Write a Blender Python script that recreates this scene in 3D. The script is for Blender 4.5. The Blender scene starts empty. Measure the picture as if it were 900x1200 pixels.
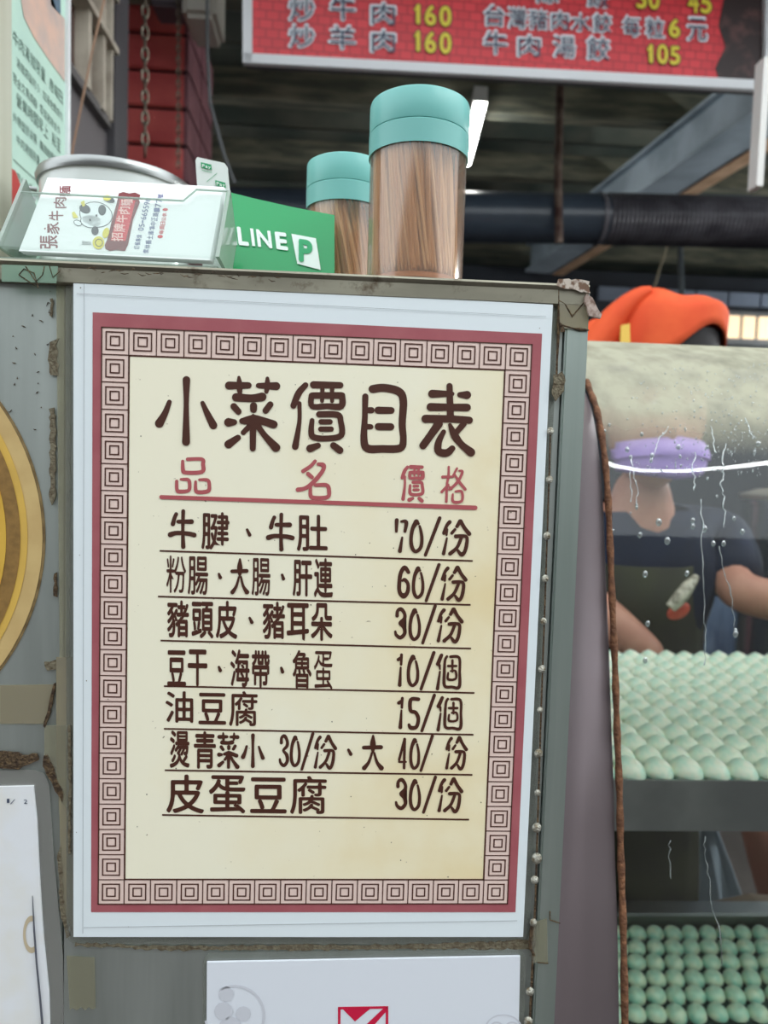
import bpy, bmesh, math, random
import numpy as np
from mathutils import Vector, Matrix
random.seed(7); NR = np.random.RandomState(5)
scene = bpy.context.scene
COL = scene.collection

# ------------------------------------------------------------------ camera
CP = Vector((0.0121799, -0.3311644, 0.0746504)); YAW, PIT, ROL = -0.0549619, -0.0659929, -0.0314663
FPX = 870.0
def _rot(a, b, c):
    Rz = Matrix.Rotation(a, 3, 'Z'); Rx = Matrix.Rotation(b, 3, 'X')
    Ry = Matrix(((math.cos(c), 0, math.sin(c)), (0, 1, 0), (-math.sin(c), 0, math.cos(c))))
    return Rz @ Rx @ Ry
R3 = _rot(YAW, PIT, ROL)
cam_d = bpy.data.cameras.new('camera'); cam = bpy.data.objects.new('camera', cam_d); COL.objects.link(cam)
right, fwd, up = R3.col[0], R3.col[1], R3.col[2]
M = Matrix((( right[0], up[0], -fwd[0]), (right[1], up[1], -fwd[1]), (right[2], up[2], -fwd[2]))).to_4x4()
M.translation = CP
cam.matrix_world = M
cam_d.sensor_fit = 'VERTICAL'; cam_d.sensor_height = 36.0; cam_d.sensor_width = 27.0
cam_d.lens = FPX / 1200 * 36.0
cam_d.clip_start = 0.01; cam_d.clip_end = 100
cam_d.dof.use_dof = True; cam_d.dof.focus_distance = 0.335; cam_d.dof.aperture_fstop = 11.5
scene.camera = cam
# ------------------------------------------------------------------ view, world
scene.view_settings.view_transform = 'Standard'; scene.view_settings.look = 'None'
scene.view_settings.gamma = 1; scene.view_settings.use_curve_mapping = False
scene.view_settings.exposure = 0.60
world = bpy.data.worlds.new('world'); scene.world = world; world.use_nodes = True
bg = world.node_tree.nodes['Background']; bg.inputs[0].default_value = (0.90, 0.97, 1.0, 1); bg.inputs[1].default_value = 1.45

# ------------------------------------------------------------------ pixel rays
def ray(px, py): return R3 @ Vector(((px-450)/FPX, 1, -(py-600)/FPX))
def at(px, py, Y):
    d = ray(px, py); return CP + d*((Y-CP.y)/d.y)
def atx(px, py, X):
    d = ray(px, py); return CP + d*((X-CP.x)/d.x)
def atz(px, py, Z):
    d = ray(px, py); return CP + d*((Z-CP.z)/d.z)
def onp(px, py, o, n):
    d = ray(px, py); return CP + d*((o-CP).dot(n)/d.dot(n))

# ------------------------------------------------------------------ materials
def lin(c):
    r = []
    for v in c[:3]:
        v /= 255.0; r.append(v/12.92 if v <= .04045 else ((v+.055)/1.055)**2.4)
    return (*r, 1.0)
MATS = {}
def nt(name):
    m = bpy.data.materials.new(name); m.use_nodes = True
    n = m.node_tree.nodes; return m, n, m.node_tree.links, n['Principled BSDF']
def mat(name, col, rough=.5, metal=0, coat=0, coat_r=.05, noise=0, nscale=40, col2=None, bump=0, bscale=200, emit=0, stretch=(1,1,1), spec=.5, sss=0, thr=(.4,.65), detail=5, trans=0, ior=1.45):
    """principled material; colour varies by object-space noise between col and col2"""
    if name in MATS: return MATS[name]
    m, N, L, P = nt(name)
    P.inputs['Base Color'].default_value = lin(col); P.inputs['Roughness'].default_value = rough
    P.inputs['Metallic'].default_value = metal; P.inputs['Coat Weight'].default_value = coat
    P.inputs['Coat Roughness'].default_value = coat_r; P.inputs['Specular IOR Level'].default_value = spec
    P.inputs['Transmission Weight'].default_value = trans; P.inputs['IOR'].default_value = ior
    if sss: P.inputs['Subsurface Weight'].default_value = sss; P.inputs['Subsurface Radius'].default_value = (.01,.006,.004)
    if emit: P.inputs['Emission Color'].default_value = lin(col); P.inputs['Emission Strength'].default_value = emit
    if col2 or bump:
        tc = N.new('ShaderNodeTexCoord'); mp = N.new('ShaderNodeMapping'); mp.inputs['Scale'].default_value = stretch
        L.new(tc.outputs['Object'], mp.inputs['Vector'])
    if col2:
        nz = N.new('ShaderNodeTexNoise'); nz.inputs['Scale'].default_value = nscale; nz.inputs['Detail'].default_value = detail
        L.new(mp.outputs[0], nz.inputs['Vector'])
        rp = N.new('ShaderNodeValToRGB'); rp.color_ramp.elements[0].position = thr[0]; rp.color_ramp.elements[1].position = thr[1]
        rp.color_ramp.elements[0].color = lin(col); rp.color_ramp.elements[1].color = lin(col2)
        L.new(nz.outputs['Fac'], rp.inputs[0]); L.new(rp.outputs[0], P.inputs['Base Color'])
    if bump:
        nb = N.new('ShaderNodeTexNoise'); nb.inputs['Scale'].default_value = bscale; nb.inputs['Detail'].default_value = 3
        L.new(mp.outputs[0], nb.inputs['Vector'])
        bp = N.new('ShaderNodeBump'); bp.inputs['Strength'].default_value = bump; bp.inputs['Distance'].default_value = .002
        L.new(nb.outputs['Fac'], bp.inputs['Height']); L.new(bp.outputs[0], P.inputs['Normal'])
    MATS[name] = m; return m
def schlick(N, L, f0=.04, k=1.0):
    """thin-sheet fresnel, the same from both sides"""
    lw = N.new('ShaderNodeLayerWeight'); lw.inputs[0].default_value = .5
    pw = N.new('ShaderNodeMath'); pw.operation = 'POWER'; pw.inputs[1].default_value = 4.5; L.new(lw.outputs['Facing'], pw.inputs[0])
    ma = N.new('ShaderNodeMath'); ma.operation = 'MULTIPLY_ADD'; ma.use_clamp = True; ma.inputs[1].default_value = (1-f0)*k; ma.inputs[2].default_value = f0*k; L.new(pw.outputs[0], ma.inputs[0]); return ma
def clear(name, tint=(255,255,255), gloss=.08, haze=0, haze_col=(220,220,220), rough=.03, ior=1.45):
    """thin clear plastic / glass: transparent with fresnel gloss and some haze"""
    if name in MATS: return MATS[name]
    m = bpy.data.materials.new(name); m.use_nodes = True; N = m.node_tree.nodes; L = m.node_tree.links; N.clear()
    out = N.new('ShaderNodeOutputMaterial'); tr = N.new('ShaderNodeBsdfTransparent'); tr.inputs[0].default_value = lin(tint)
    gl = N.new('ShaderNodeBsdfGlossy'); gl.inputs['Roughness'].default_value = rough
    fr = schlick(N, L)
    add = N.new('ShaderNodeMath'); add.operation = 'ADD'; add.use_clamp = True; add.inputs[1].default_value = gloss; L.new(fr.outputs[0], add.inputs[0])
    mx = N.new('ShaderNodeMixShader'); L.new(add.outputs[0], mx.inputs[0]); L.new(tr.outputs[0], mx.inputs[1]); L.new(gl.outputs[0], mx.inputs[2])
    last = mx
    if haze:
        df = N.new('ShaderNodeBsdfDiffuse'); df.inputs[0].default_value = lin(haze_col)
        m2 = N.new('ShaderNodeMixShader'); m2.inputs[0].default_value = haze
        L.new(mx.outputs[0], m2.inputs[1]); L.new(df.outputs[0], m2.inputs[2]); last = m2
    L.new(last.outputs[0], out.inputs[0]); MATS[name] = m; return m

# ------------------------------------------------------------------ mesh builder
def wloc(o):
    v = Vector((0,0,0))
    while o: v += o.location; o = o.parent
    return v
class MB:
    def __init__(s): s.v = []; s.f = []
    def add(s, vs, fs):
        b = len(s.v); s.v += [Vector(v) for v in vs]; s.f += [tuple(b+i for i in f) for f in fs]; return s
    def box(s, a, b, T=None, bev=0):
        (x0,y0,z0),(x1,y1,z1) = a, b
        if bev:
            bm = bmesh.new(); bmesh.ops.create_cube(bm, size=1)
            for v in bm.verts: v.co = Vector(((x0+x1)/2+v.co.x*(x1-x0), (y0+y1)/2+v.co.y*(y1-y0), (z0+z1)/2+v.co.z*(z1-z0)))
            bmesh.ops.bevel(bm, geom=bm.edges[:], offset=bev, segments=2, affect='EDGES')
            vs = [T@v.co if T else v.co.copy() for v in bm.verts]; bm.verts.index_update()
            fs = [tuple(v.index for v in f.verts) for f in bm.faces]; bm.free(); return s.add(vs, fs)
        vs = [Vector((x,y,z)) for z in (z0,z1) for y in (y0,y1) for x in (x0,x1)]
        if T: vs = [T@v for v in vs]
        return s.add(vs, [(0,2,3,1),(4,5,7,6),(0,1,5,4),(2,6,7,3),(0,4,6,2),(1,3,7,5)])
    def tube(s, pts, r, n=10, cap=True):
        pts = [Vector(p) for p in pts]; rs = r if isinstance(r, (list,tuple)) else [r]*len(pts)
        vs = []; ref = None
        for i, p in enumerate(pts):
            d = (pts[min(i+1,len(pts)-1)]-pts[max(i-1,0)]).normalized()
            if ref is None: ref = Vector((0,0,1)) if abs(d.z) < .9 else Vector((1,0,0))
            u = d.cross(ref).normalized(); w = d.cross(u).normalized(); ref = u.cross(d)*1.0
            ref = -w if False else ref
            for k in range(n):
                a = 2*math.pi*k/n; vs.append(p+(u*math.cos(a)+w*math.sin(a))*rs[i])
        fs = []
        for i in range(len(pts)-1):
            for k in range(n): fs.append((i*n+k, i*n+(k+1)%n, (i+1)*n+(k+1)%n, (i+1)*n+k))
        if cap: fs.append(tuple(range(n-1,-1,-1))); fs.append(tuple((len(pts)-1)*n+k for k in range(n)))
        return s.add(vs, fs)
    def lathe(s, prof, c=(0,0,0), n=48, T=None):
        vs = []; c = Vector(c)
        for (r,z) in prof:
            for k in range(n):
                a = 2*math.pi*k/n; v = Vector((r*math.cos(a), r*math.sin(a), z)); vs.append(T@v if T else v+c)
        fs = []
        for i in range(len(prof)-1):
            for k in range(n): fs.append((i*n+k, i*n+(k+1)%n, (i+1)*n+(k+1)%n, (i+1)*n+k))
        return s.add(vs, fs)
    def prism(s, poly, d):
        """polygon (3D points) extruded by vector d"""
        n = len(poly); P = [Vector(p) for p in poly]; d = Vector(d)
        fs = [tuple(range(n-1,-1,-1)), tuple(range(n,2*n))]+[(i,(i+1)%n,n+(i+1)%n,n+i) for i in range(n)]
        return s.add(P+[p+d for p in P], fs)
    def poly(s, poly): return s.add(poly, [tuple(range(len(poly)))])
    def ball(s, c, r, nu=12, nv=8, T=None):
        rx,ry,rz = r if isinstance(r,(tuple,list)) else (r,r,r); c = Vector(c); vs = []
        for j in range(nv+1):
            t = math.pi*j/nv
            for i in range(nu):
                a = 2*math.pi*i/nu; v = Vector((rx*math.sin(t)*math.cos(a), ry*math.sin(t)*math.sin(a), rz*math.cos(t))); vs.append((T@v if T else v)+c)
        return s.add(vs, [(j*nu+i, (j+1)*nu+i, (j+1)*nu+(i+1)%nu, j*nu+(i+1)%nu) for j in range(nv) for i in range(nu)])
    def mesh(s, name, m, off=Vector((0,0,0)), smooth=False):
        me = bpy.data.meshes.new(name); me.from_pydata([tuple(v-off) for v in s.v], [], s.f)
        me.validate(); me.update()
        if m: me.materials.append(m)
        if smooth:
            me.polygons.foreach_set('use_smooth', [True]*len(me.polygons))
            try: me.set_sharp_from_angle(angle=math.radians(smooth if smooth > 1 else 40))
            except Exception: pass
        return me
    def build(s, name, m, parent=None, smooth=False, kind=None, label=None):
        if parent is None:
            xs = [v.x for v in s.v]; ys = [v.y for v in s.v]; zs = [v.z for v in s.v]
            off = Vector(((min(xs)+max(xs))/2, (min(ys)+max(ys))/2, min(zs)))
        else: off = wloc(parent)
        o = bpy.data.objects.new(name, s.mesh(name, m, off, smooth)); COL.objects.link(o)
        if parent is None: o.location = off
        else: o.parent = parent
        if kind: o['kind'] = kind
        if label: o['label'] = label
        return o
def tag(o, label=None, cat=None, group=None, kind=None):
    if label: o['label'] = label
    if cat: o['category'] = cat
    if group: o['group'] = group
    if kind: o['kind'] = kind
    return o
def thing(name, label, cat, loc, group=None):
    o = bpy.data.objects.new(name, None); COL.objects.link(o); o.location = loc; o.empty_display_size = .01
    return tag(o, label, cat, group)
def copy_tree(o, parent=None):
    c = o.copy(); COL.objects.link(c); c.parent = parent
    for ch in [x for x in ALLCH(o)]: copy_tree(ch, c)
    return c
def ALLCH(o): return list(o.children)

# ------------------------------------------------------------------ lettering
_gc = {}
def _farea(A, F):
    t = 0
    for f in F: x, y = A[list(f)].T; t += abs((x*np.roll(y,-1)-y*np.roll(x,-1)).sum())/2
    return t
def glyph(ch, sm=.016, off=.010):
    """rounded, emboldened outline; the boldness is eased where strokes would run together"""
    key = (ch, sm, off)
    if key in _gc: return _gc[key]
    r = _glyph(ch, sm, off)
    if off > 0:
        want = _farea(*_glyph(ch, sm, 0)); o_ = off
        while _farea(*r) < want*(1+3.5*o_) and o_ > .003: o_ *= .75; r = _glyph(ch, sm, o_)
    _gc[key] = r; return r
def _glyph(ch, sm, off):
    key = ('raw', ch, sm, round(off, 4))
    if key in _gc: return _gc[key]
    cu = bpy.data.curves.new('g', 'FONT'); cu.body = ch; ob = bpy.data.objects.new('g', cu); COL.objects.link(ob)
    dg = bpy.context.evaluated_depsgraph_get(); c2 = ob.evaluated_get(dg).to_curve(dg)
    loops = []
    for sp in c2.splines:
        pts = []
        if sp.type == 'BEZIER':
            b = sp.bezier_points; n = len(b)
            for i in range(n):
                p0, p1, p2, p3 = b[i].co, b[i].handle_right, b[(i+1)%n].handle_left, b[(i+1)%n].co
                for k in range(6):
                    t = k/6; pts.append(((1-t)**3*p0+3*(1-t)**2*t*p1+3*(1-t)*t*t*p2+t**3*p3)[:2])
        else: pts = [p.co[:2] for p in sp.points]
        pts = np.array(pts)
        if len(pts) < 3: continue
        seg = np.roll(pts,-1,0)-pts; ln = np.hypot(*seg.T); keep = ln > 1e-6; pts = pts[keep]; seg = np.roll(pts,-1,0)-pts; ln = np.hypot(*seg.T)
        cum = np.concatenate([[0], np.cumsum(ln)]); tot = cum[-1]; n = max(8, int(tot/.016)); st = tot/n
        t = np.arange(n)*st; cl = np.vstack([pts, pts[:1]])
        q = np.stack([np.interp(t, cum, cl[:,0]), np.interp(t, cum, cl[:,1])], 1)
        if sm:
            w = int(3*sm/st)+1; ks = np.arange(-w, w+1); kk = np.exp(-(ks*st/sm)**2/2); kk /= kk.sum()
            q2 = sum(kk[i]*np.roll(q, ks[i], 0) for i in range(len(ks))); q = q2
        loops.append(q)
    bpy.data.objects.remove(ob)
    def inside(p, q):
        x, y = q.T; x2, y2 = np.roll(x,-1), np.roll(y,-1); c = (y > p[1]) != (y2 > p[1])
        with np.errstate(all='ignore'): return bool((c & (p[0] < (x2-x)*(p[1]-y)/(y2-y)+x)).sum() % 2)
    def area(q): x, y = q.T; return (x*np.roll(y,-1)-y*np.roll(x,-1)).sum()/2
    n = len(loops); par = [[j for j in range(n) if j != i and abs(area(loops[j])) > abs(area(loops[i])) and inside(loops[i][0], loops[j])] for i in range(n)]
    groups = {i: [i] for i in range(n) if len(par[i]) % 2 == 0}
    for i in range(n):
        if len(par[i]) % 2: groups[min(par[i], key=lambda j: abs(area(loops[j])) if j in groups else 1e9)].append(i)
    if off:
        for i in range(n):
            q = loops[i]; sg = (1 if area(q) > 0 else -1)*(-1 if len(par[i]) % 2 else 1)
            tg = np.roll(q,-1,0)-np.roll(q,1,0); tg /= np.maximum(np.hypot(*tg.T)[:,None], 1e-9)
            o_ = off
            if len(par[i]) % 2: o_ = min(off, .22*(q.max(0)-q.min(0)).min())
            loops[i] = q+o_*sg*np.stack([tg[:,1], -tg[:,0]], 1)
    V = []; F = []
    for g_, mem in groups.items():
        c3 = bpy.data.curves.new('g2', 'CURVE'); c3.dimensions = '2D'; c3.fill_mode = 'BOTH'
        for i in mem:
            q = loops[i]; sp = c3.splines.new('POLY'); sp.points.add(len(q)-1); sp.use_cyclic_u = True
            sp.points.foreach_set('co', np.hstack([q, np.zeros((len(q),1)), np.ones((len(q),1))]).astype(np.float32).ravel())
        ob = bpy.data.objects.new('g2', c3)
        me = ob.to_mesh(); b0 = len(V)
        V += [tuple(v.co[:2]) for v in me.vertices]; F += [tuple(b0+k for k in p.vertices) for p in me.polygons]
        ob.to_mesh_clear(); bpy.data.objects.remove(ob); bpy.data.curves.remove(c3)
    V = np.array(V); mn, mx = V.min(0), V.max(0); A = (V-mn)/np.maximum(mx-mn, 1e-6)
    _gc[key] = (A, F); return _gc[key]
def put_glyph(mb, ch, x0, y0, x1, y1, P, shear=0, rot=0, **kw):
    """character ch into pixel box; P maps a pixel to a point on the printed surface. rot=1: turned a quarter left"""
    A, F = glyph(ch, **kw)
    vs = []
    for (u, v) in A:
        if rot: X = x1-(x1-x0)*v; Y = y1-(y1-y0)*u
        else: X = x0+(x1-x0)*u; Y = y1-(y1-y0)*v
        if callable(shear): X, Y = shear(X, Y)
        elif shear: Y += shear*(X-(x0+x1)/2)
        vs.append(P(X, Y))
    mb.add(vs, F)
def put_strokes(mb, strokes, T, rs, P):
    """round-ended brush strokes; T maps local to pixel, rs scales the radii"""
    for st in strokes:
        pts = [(*T(x, y), r*rs) for (x, y, r) in st]
        if len(pts) > 2:          # soften the bends
            q = []
            for i in range(len(pts)-1):
                p0 = pts[max(i-1,0)]; p1 = pts[i]; p2 = pts[i+1]; p3 = pts[min(i+2,len(pts)-1)]
                for k in range(5):
                    t = k/5; q.append(tuple(.5*((2*p1[j])+(-p0[j]+p2[j])*t+(2*p0[j]-5*p1[j]+4*p2[j]-p3[j])*t*t+(-p0[j]+3*p1[j]-3*p2[j]+p3[j])*t**3) for j in range(3)))
            q.append(pts[-1]); pts = q
        L = []; Rr = []
        for i, (x, y, r) in enumerate(pts):
            a = pts[max(i-1,0)]; b = pts[min(i+1,len(pts)-1)]; dx, dy = b[0]-a[0], b[1]-a[1]; l = math.hypot(dx,dy) or 1
            L.append((x-dy/l*r, y+dx/l*r)); Rr.append((x+dy/l*r, y-dx/l*r))
        def cap(c, q0, r):          # half circle from q0 round the end
            a0 = math.atan2(q0[1]-c[1], q0[0]-c[0]); return [(c[0]+r*math.cos(a0-k*math.pi/7), c[1]+r*math.sin(a0-k*math.pi/7)) for k in range(1,7)]
        out = L+cap(pts[-1], L[-1], pts[-1][2])+Rr[::-1]+cap(pts[0], Rr[0], pts[0][2])
        _ks[0] = (_ks[0]+1) % 14; vs = []
        for q in out:
            v = P(*q); vs.append(v+(CP-v).normalized()*(1.3e-5*_ks[0]))
        mb.add(vs, [tuple(range(len(vs)))])
_ks = [0]
# brush glyphs, as drawn in a local frame
HG = {
'小':[[(218,68,19),(217,200,13),(216,395,20)],[(128,185,12),(105,245,16),(75,298,22)],[(303,190,11),(330,250,16),(360,308,20)]],
'菜':[[(442,98,20),(545,97,16)],[(495,55,8),(498,98,16),(500,140,11)],[(598,98,13),(692,101,20)],[(645,60,9),(645,98,15),(640,130,11)],[(480,160,21),(560,165,19),(617,158,22)],[(468,208,17),(492,235,16)],[(572,205,18),(572,225,17)],[(660,198,16),(636,230,16)],[(440,292,22),(470,291,15)],[(512,285,15),(570,280,26),(620,285,20),(678,303,20)],[(570,262,13),(569,330,16),(568,430,15)],[(590,305,16),(630,360,15),(690,425,22)],[(548,315,14),(518,346,13)],[(490,373,15),(440,408,21)]],
'價':[[(105,80,12),(75,115,14),(52,170,13)],[(78,160,9),(78,240,9),(60,350,14)],[(140,78,15),(258,80,13)],[(180,90,9),(178,150,8)],[(222,90,9),(222,150,8)],[(134,125,13),(262,125,14)],[(132,125,12),(134,172,12),(200,172,12),(262,172,14),(266,125,13)],[(165,208,13),(245,210,13),(260,240,12),(262,300,13),(200,314,12),(140,308,13),(130,280,12),(134,235,10)],[(173,241,11),(213,241,11)],[(172,273,11),(218,273,11)],[(125,358,16),(160,345,12)],[(228,345,14),(256,366,15)]],
'目':[[(400,97,17),(450,92,17),(515,108,17),(535,150,16),(530,250,15),(535,320,14),(520,357,16),(440,360,16),(378,358,17),(362,320,15),(366,220,12),(368,130,13)],[(370,190,12),(395,190,13)],[(424,190,15),(482,191,14)],[(370,262,12),(392,263,11)],[(425,262,15),(480,263,15)]],
'表':[[(662,118,17),(720,118,13),(750,118,9)],[(783,122,11),(815,123,17)],[(738,84,13),(740,160,14),(742,220,15)],[(655,176,17),(738,177,15),(815,178,16)],[(632,228,17),(740,228,15),(825,234,15)],[(690,250,18),(655,300,16),(622,345,16)],[(712,285,10),(690,330,14),(690,370,16),(725,378,16),(750,358,13)],[(740,255,8),(760,300,16),(790,340,14),(832,375,18)],[(800,250,13),(770,285,12)]],
'品':[[(128,35,8),(200,35,8),(205,60,9),(200,98,9),(120,102,9),(105,90,9),(103,45,7)],[(95,136,6),(130,138,8),(138,160,8),(132,192,8),(85,197,9),(74,185,8),(73,145,7)],[(188,138,6),(228,140,8),(237,165,8),(230,195,9),(180,200,9),(168,185,8),(168,148,6)]],
'名':[[(768,45,8),(745,70,8),(708,95,9)],[(785,60,8),(812,65,9),(805,95,9),(760,150,10),(720,180,9),(682,188,10)],[(733,108,9),(752,125,9)],[(770,165,8),(825,165,9),(838,190,9),(830,225,9),(760,228,9),(745,215,9),(745,178,7)]],
'格':[[(595,118,9),(592,200,11),(580,260,10),(575,400,11)],[(545,200,12),(628,198,9)],[(590,265,11),(537,322,11)],[(600,280,8),(618,300,8)],[(662,130,9),(625,200,9)],[(680,150,8),(705,155,11),(690,200,11),(650,260,12),(600,300,11)],[(645,185,9),(680,240,12),(728,300,12)],[(650,318,9),(700,320,11),(700,395,11),(630,400,12),(628,340,8)]],
'7':[[(175,550,13),(172,640,9)],[(212,560,8),(250,565,13),(240,640,10)],[(218,690,7),(200,800,13)]],
'0':[[(335,565,17),(305,620,13),(292,700,12),(300,770,13),(330,802,12),(370,770,12),(380,700,11),(372,640,10),(362,600,8)],[(335,565,17),(352,580,9)]],
'/':[[(522,535,12),(405,832,11)]],
'份':[[(600,565,14),(575,595,12),(552,655,12)],[(577,625,10),(574,668,8)],[(577,695,7),(550,820,13)],[(685,558,14),(660,600,12)],[(643,625,10),(617,655,11)],[(690,558,14),(720,610,13),(760,660,15)],[(650,680,14),(735,683,12),(738,750,13),(720,810,13),(695,828,14),(668,795,10)],[(695,695,12),(660,770,12),(603,820,14)]],
'6':[[(268,145,12),(240,108,14),(210,150,13),(198,230,13),(200,300,13),(232,338,14),(262,300,13),(265,240,11),(240,205,12),(222,212,8)]],
'3':[[(178,495,12),(182,455,11),(210,440,13),(238,480,11),(235,520,12),(200,555,10),(232,590,13),(238,640,12),(205,675,13),(172,655,11),(163,625,8)]],
'1':[[(208,810,9),(205,890,8)],[(185,850,11),(203,835,10)],[(202,915,6),(195,1060,12)]],
'個':[[(535,820,12),(505,890,14)],[(518,900,10),(522,930,6)],[(522,950,7),(502,1085,12)],[(580,830,9),(565,860,9),(558,950,10),(560,1060,11),(620,1070,10),(680,1070,12),(685,950,9),(680,840,10),(610,832,10)],[(625,862,9),(625,950,7)],[(590,905,9),(655,905,9)],[(610,945,6),(650,945,8),(652,1005,8),(590,1010,9),(590,960,7)]],
'5':[[(560,85,8),(520,87,8),(518,140,8),(545,150,8),(560,180,8),(550,220,8),(520,225,9),(510,210,6)]],
'4':[[(495,285,8),(465,385,8)],[(465,395,7),(502,395,6)],[(495,285,9),(492,425,8)]],
'牛':[[(142,38,8),(140,130,7),(142,208,9)],[(108,52,8),(100,70,8),(92,100,9)],[(118,88,8),(182,88,10)],[(80,150,11),(110,142,9),(165,145,9),(195,152,10)]],
'大':[[(331,268,6),(330,310,15),(330,345,8)],[(285,327,10),(370,325,11)],[(325,355,6),(310,400,8),(287,430,12)],[(337,355,6),(350,400,8),(372,430,13)]],
}
def hand(mb, ch, x0, y0, x1, y1, P, rk=1.0):
    S = HG[ch]; xs0 = min(x-r for s in S for x,y,r in s); xs1 = max(x+r for s in S for x,y,r in s)
    ys0 = min(y-r for s in S for x,y,r in s); ys1 = max(y+r for s in S for x,y,r in s)
    sx = (x1-x0)/(xs1-xs0); sy = (y1-y0)/(ys1-ys0)
    put_strokes(mb, S, lambda x, y: (x0+(x-xs0)*sx, y0+(y-ys0)*sy), math.sqrt(sx*sy)*rk*{'大':.92,'4':.8}.get(ch,1.17), P)

# ------------------------------------------------------------------ common materials
GREY = lambda v: (v, v, v)
m_steel = mat('brushed_steel', (178,180,178), .33, 1, col2=(150,152,152), nscale=7, stretch=(1,1,6), bump=.12, bscale=60)
def steel_dirty(name, c1, c2, rough, stretch, dirt=(92,80,62), amt=.60):
    m, N, L, P = nt(name); P.inputs['Metallic'].default_value = .82; P.inputs['Roughness'].default_value = rough
    tc = N.new('ShaderNodeTexCoord'); mp = N.new('ShaderNodeMapping'); mp.inputs['Scale'].default_value = stretch; L.new(tc.outputs['Object'], mp.inputs[0])
    n1 = N.new('ShaderNodeTexNoise'); n1.inputs['Scale'].default_value = 90; n1.inputs['Detail'].default_value = 4; L.new(mp.outputs[0], n1.inputs[0])
    r1 = N.new('ShaderNodeValToRGB'); r1.color_ramp.elements[0].color = lin(c1); r1.color_ramp.elements[1].color = lin(c2); r1.color_ramp.elements[0].position=.35; r1.color_ramp.elements[1].position=.7; L.new(n1.outputs[0], r1.inputs[0])
    n2 = N.new('ShaderNodeTexNoise'); n2.inputs['Scale'].default_value = 70; n2.inputs['Detail'].default_value = 9; n2.inputs['Roughness'].default_value = .7; L.new(tc.outputs['Object'], n2.inputs[0])
    r2 = N.new('ShaderNodeValToRGB'); r2.color_ramp.elements[0].position = amt; r2.color_ramp.elements[1].position = amt+.12; L.new(n2.outputs[0], r2.inputs[0])
    mx = N.new('ShaderNodeMixRGB'); mx.inputs[2].default_value = lin(dirt); L.new(r2.outputs[0], mx.inputs[0]); L.new(r1.outputs[0], mx.inputs[1]); L.new(mx.outputs[0], P.inputs['Base Color'])
    iv = N.new('ShaderNodeMath'); iv.operation = 'MULTIPLY_ADD'; iv.inputs[1].default_value = -.7; iv.inputs[2].default_value = .84; L.new(r2.outputs[0], iv.inputs[0]); L.new(iv.outputs[0], P.inputs['Metallic'])
    bp = N.new('ShaderNodeBump'); bp.inputs['Strength'].default_value = .12; bp.inputs['Distance'].default_value = .0004; L.new(n1.outputs[0], bp.inputs['Height']); L.new(bp.outputs[0], P.inputs['Normal'])
    MATS[name] = m; return m
m_panel = steel_dirty('panel_steel', (178,186,182), (196,204,200), .42, (1,1,.08), amt=.68)
m_lip = steel_dirty('lip_steel', (138,134,120), (160,156,140), .55, (.3,1,1), dirt=(92,78,60), amt=.55)
m_post = steel_dirty('post_steel', (168,182,176), (188,200,194), .40, (1,1,.05), amt=.72)
m_grime = mat('brown_grime', (58,42,28), .85, col2=(104,84,58), nscale=500, bump=.8, bscale=900)
m_grime2 = mat('grey_grime', (120,112,92), .8, col2=(88,76,58), nscale=600, bump=.6, bscale=900)
m_tape = clear('old_clear_tape', (238,236,222), .02, haze=.22, haze_col=(186,184,168), rough=.3)
m_tape2 = clear('yellowed_tape', (230,220,180), .02, haze=.36, haze_col=(186,180,162), rough=.35)
m_ink = mat('brown_ink', (74,38,26), .45, coat=.35, coat_r=.12)
m_pink = mat('rose_ink', (178,88,92), .5, coat=.35, coat_r=.12)

# ================================================================== SETTING
m_floor = mat('street_floor', (72,64,62), .8, col2=(92,84,80), nscale=3)
tag(MB().box((-14,-16,-1.42),(14,8,-1.38)).build('floor', m_floor), kind='structure')
tag(MB().box((-14,-5.3,-1.38),(14,-5,2.3)).build('wall_street', mat('street_facade',(122,118,114),.7,col2=(84,80,80),nscale=1.2)), kind='structure')
m_dark = mat('dark_far_wall', (34,36,38), .8, col2=(50,52,52), nscale=4)  # dark colour makes the far walls read as unlit
m_ceil = mat('corrugated_roof', (92,104,98), .6, col2=(136,138,126), nscale=3)
# corrugated roof above the kitchen
mb = MB(); YS = np.arange(0.9, 6.4, .045); vs = []
for i, y in enumerate(YS):
    z = 1.30+.012*math.sin(i*math.pi/2)
    vs += [(-4,y,z),(4.5,y,z)]
mb.add(vs, [(2*i,2*i+1,2*i+3,2*i+2) for i in range(len(YS)-1)])
mb.add([(-4,.9,1.5),(4.5,.9,1.5),(4.5,6.4,1.5),(-4,6.4,1.5)], [(0,1,2,3)])
ceil = tag(mb.build('ceiling', m_ceil), kind='structure')
m_joist = mat('old_joist', (96,100,90), .7, col2=(150,148,128), nscale=5, stretch=(1,6,6))
for i, y in enumerate((1.55, 2.05, 2.55, 3.05, 3.6, 4.2, 4.9, 5.7)):
    j = MB().box((-4,y,1.18),(4.5,y+.055,1.27)).build('roof_joist', m_joist, ceil)
m_wallb = mat('bluish_wall', (52,58,68), .6, col2=(38,42,50), nscale=2)
YW = 3.5
tag(MB().box((-4,6.3,-1.38),(4.5,6.4,1.5)).build('wall_far_back', m_dark), kind='structure')
wb = tag(MB().box((-.40,YW,-1.38),(4.4,YW+.1,at(800,322,YW).z)).build('wall_back', m_wallb), kind='structure')
tag(MB().box((4.4,.9,-1.38),(4.5,6.3,1.5)).build('wall_right', m_wallb), kind='structure')
tag(MB().box((-4.1,.9,-1.38),(-4,6.3,1.5)).build('wall_far_left', m_dark), kind='structure')
m_band = mat('pale_blue_panel', (150,162,182), .3, col2=(120,132,150), nscale=3)
a = at(700,337,YW); b = at(1000,366,YW)
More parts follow.
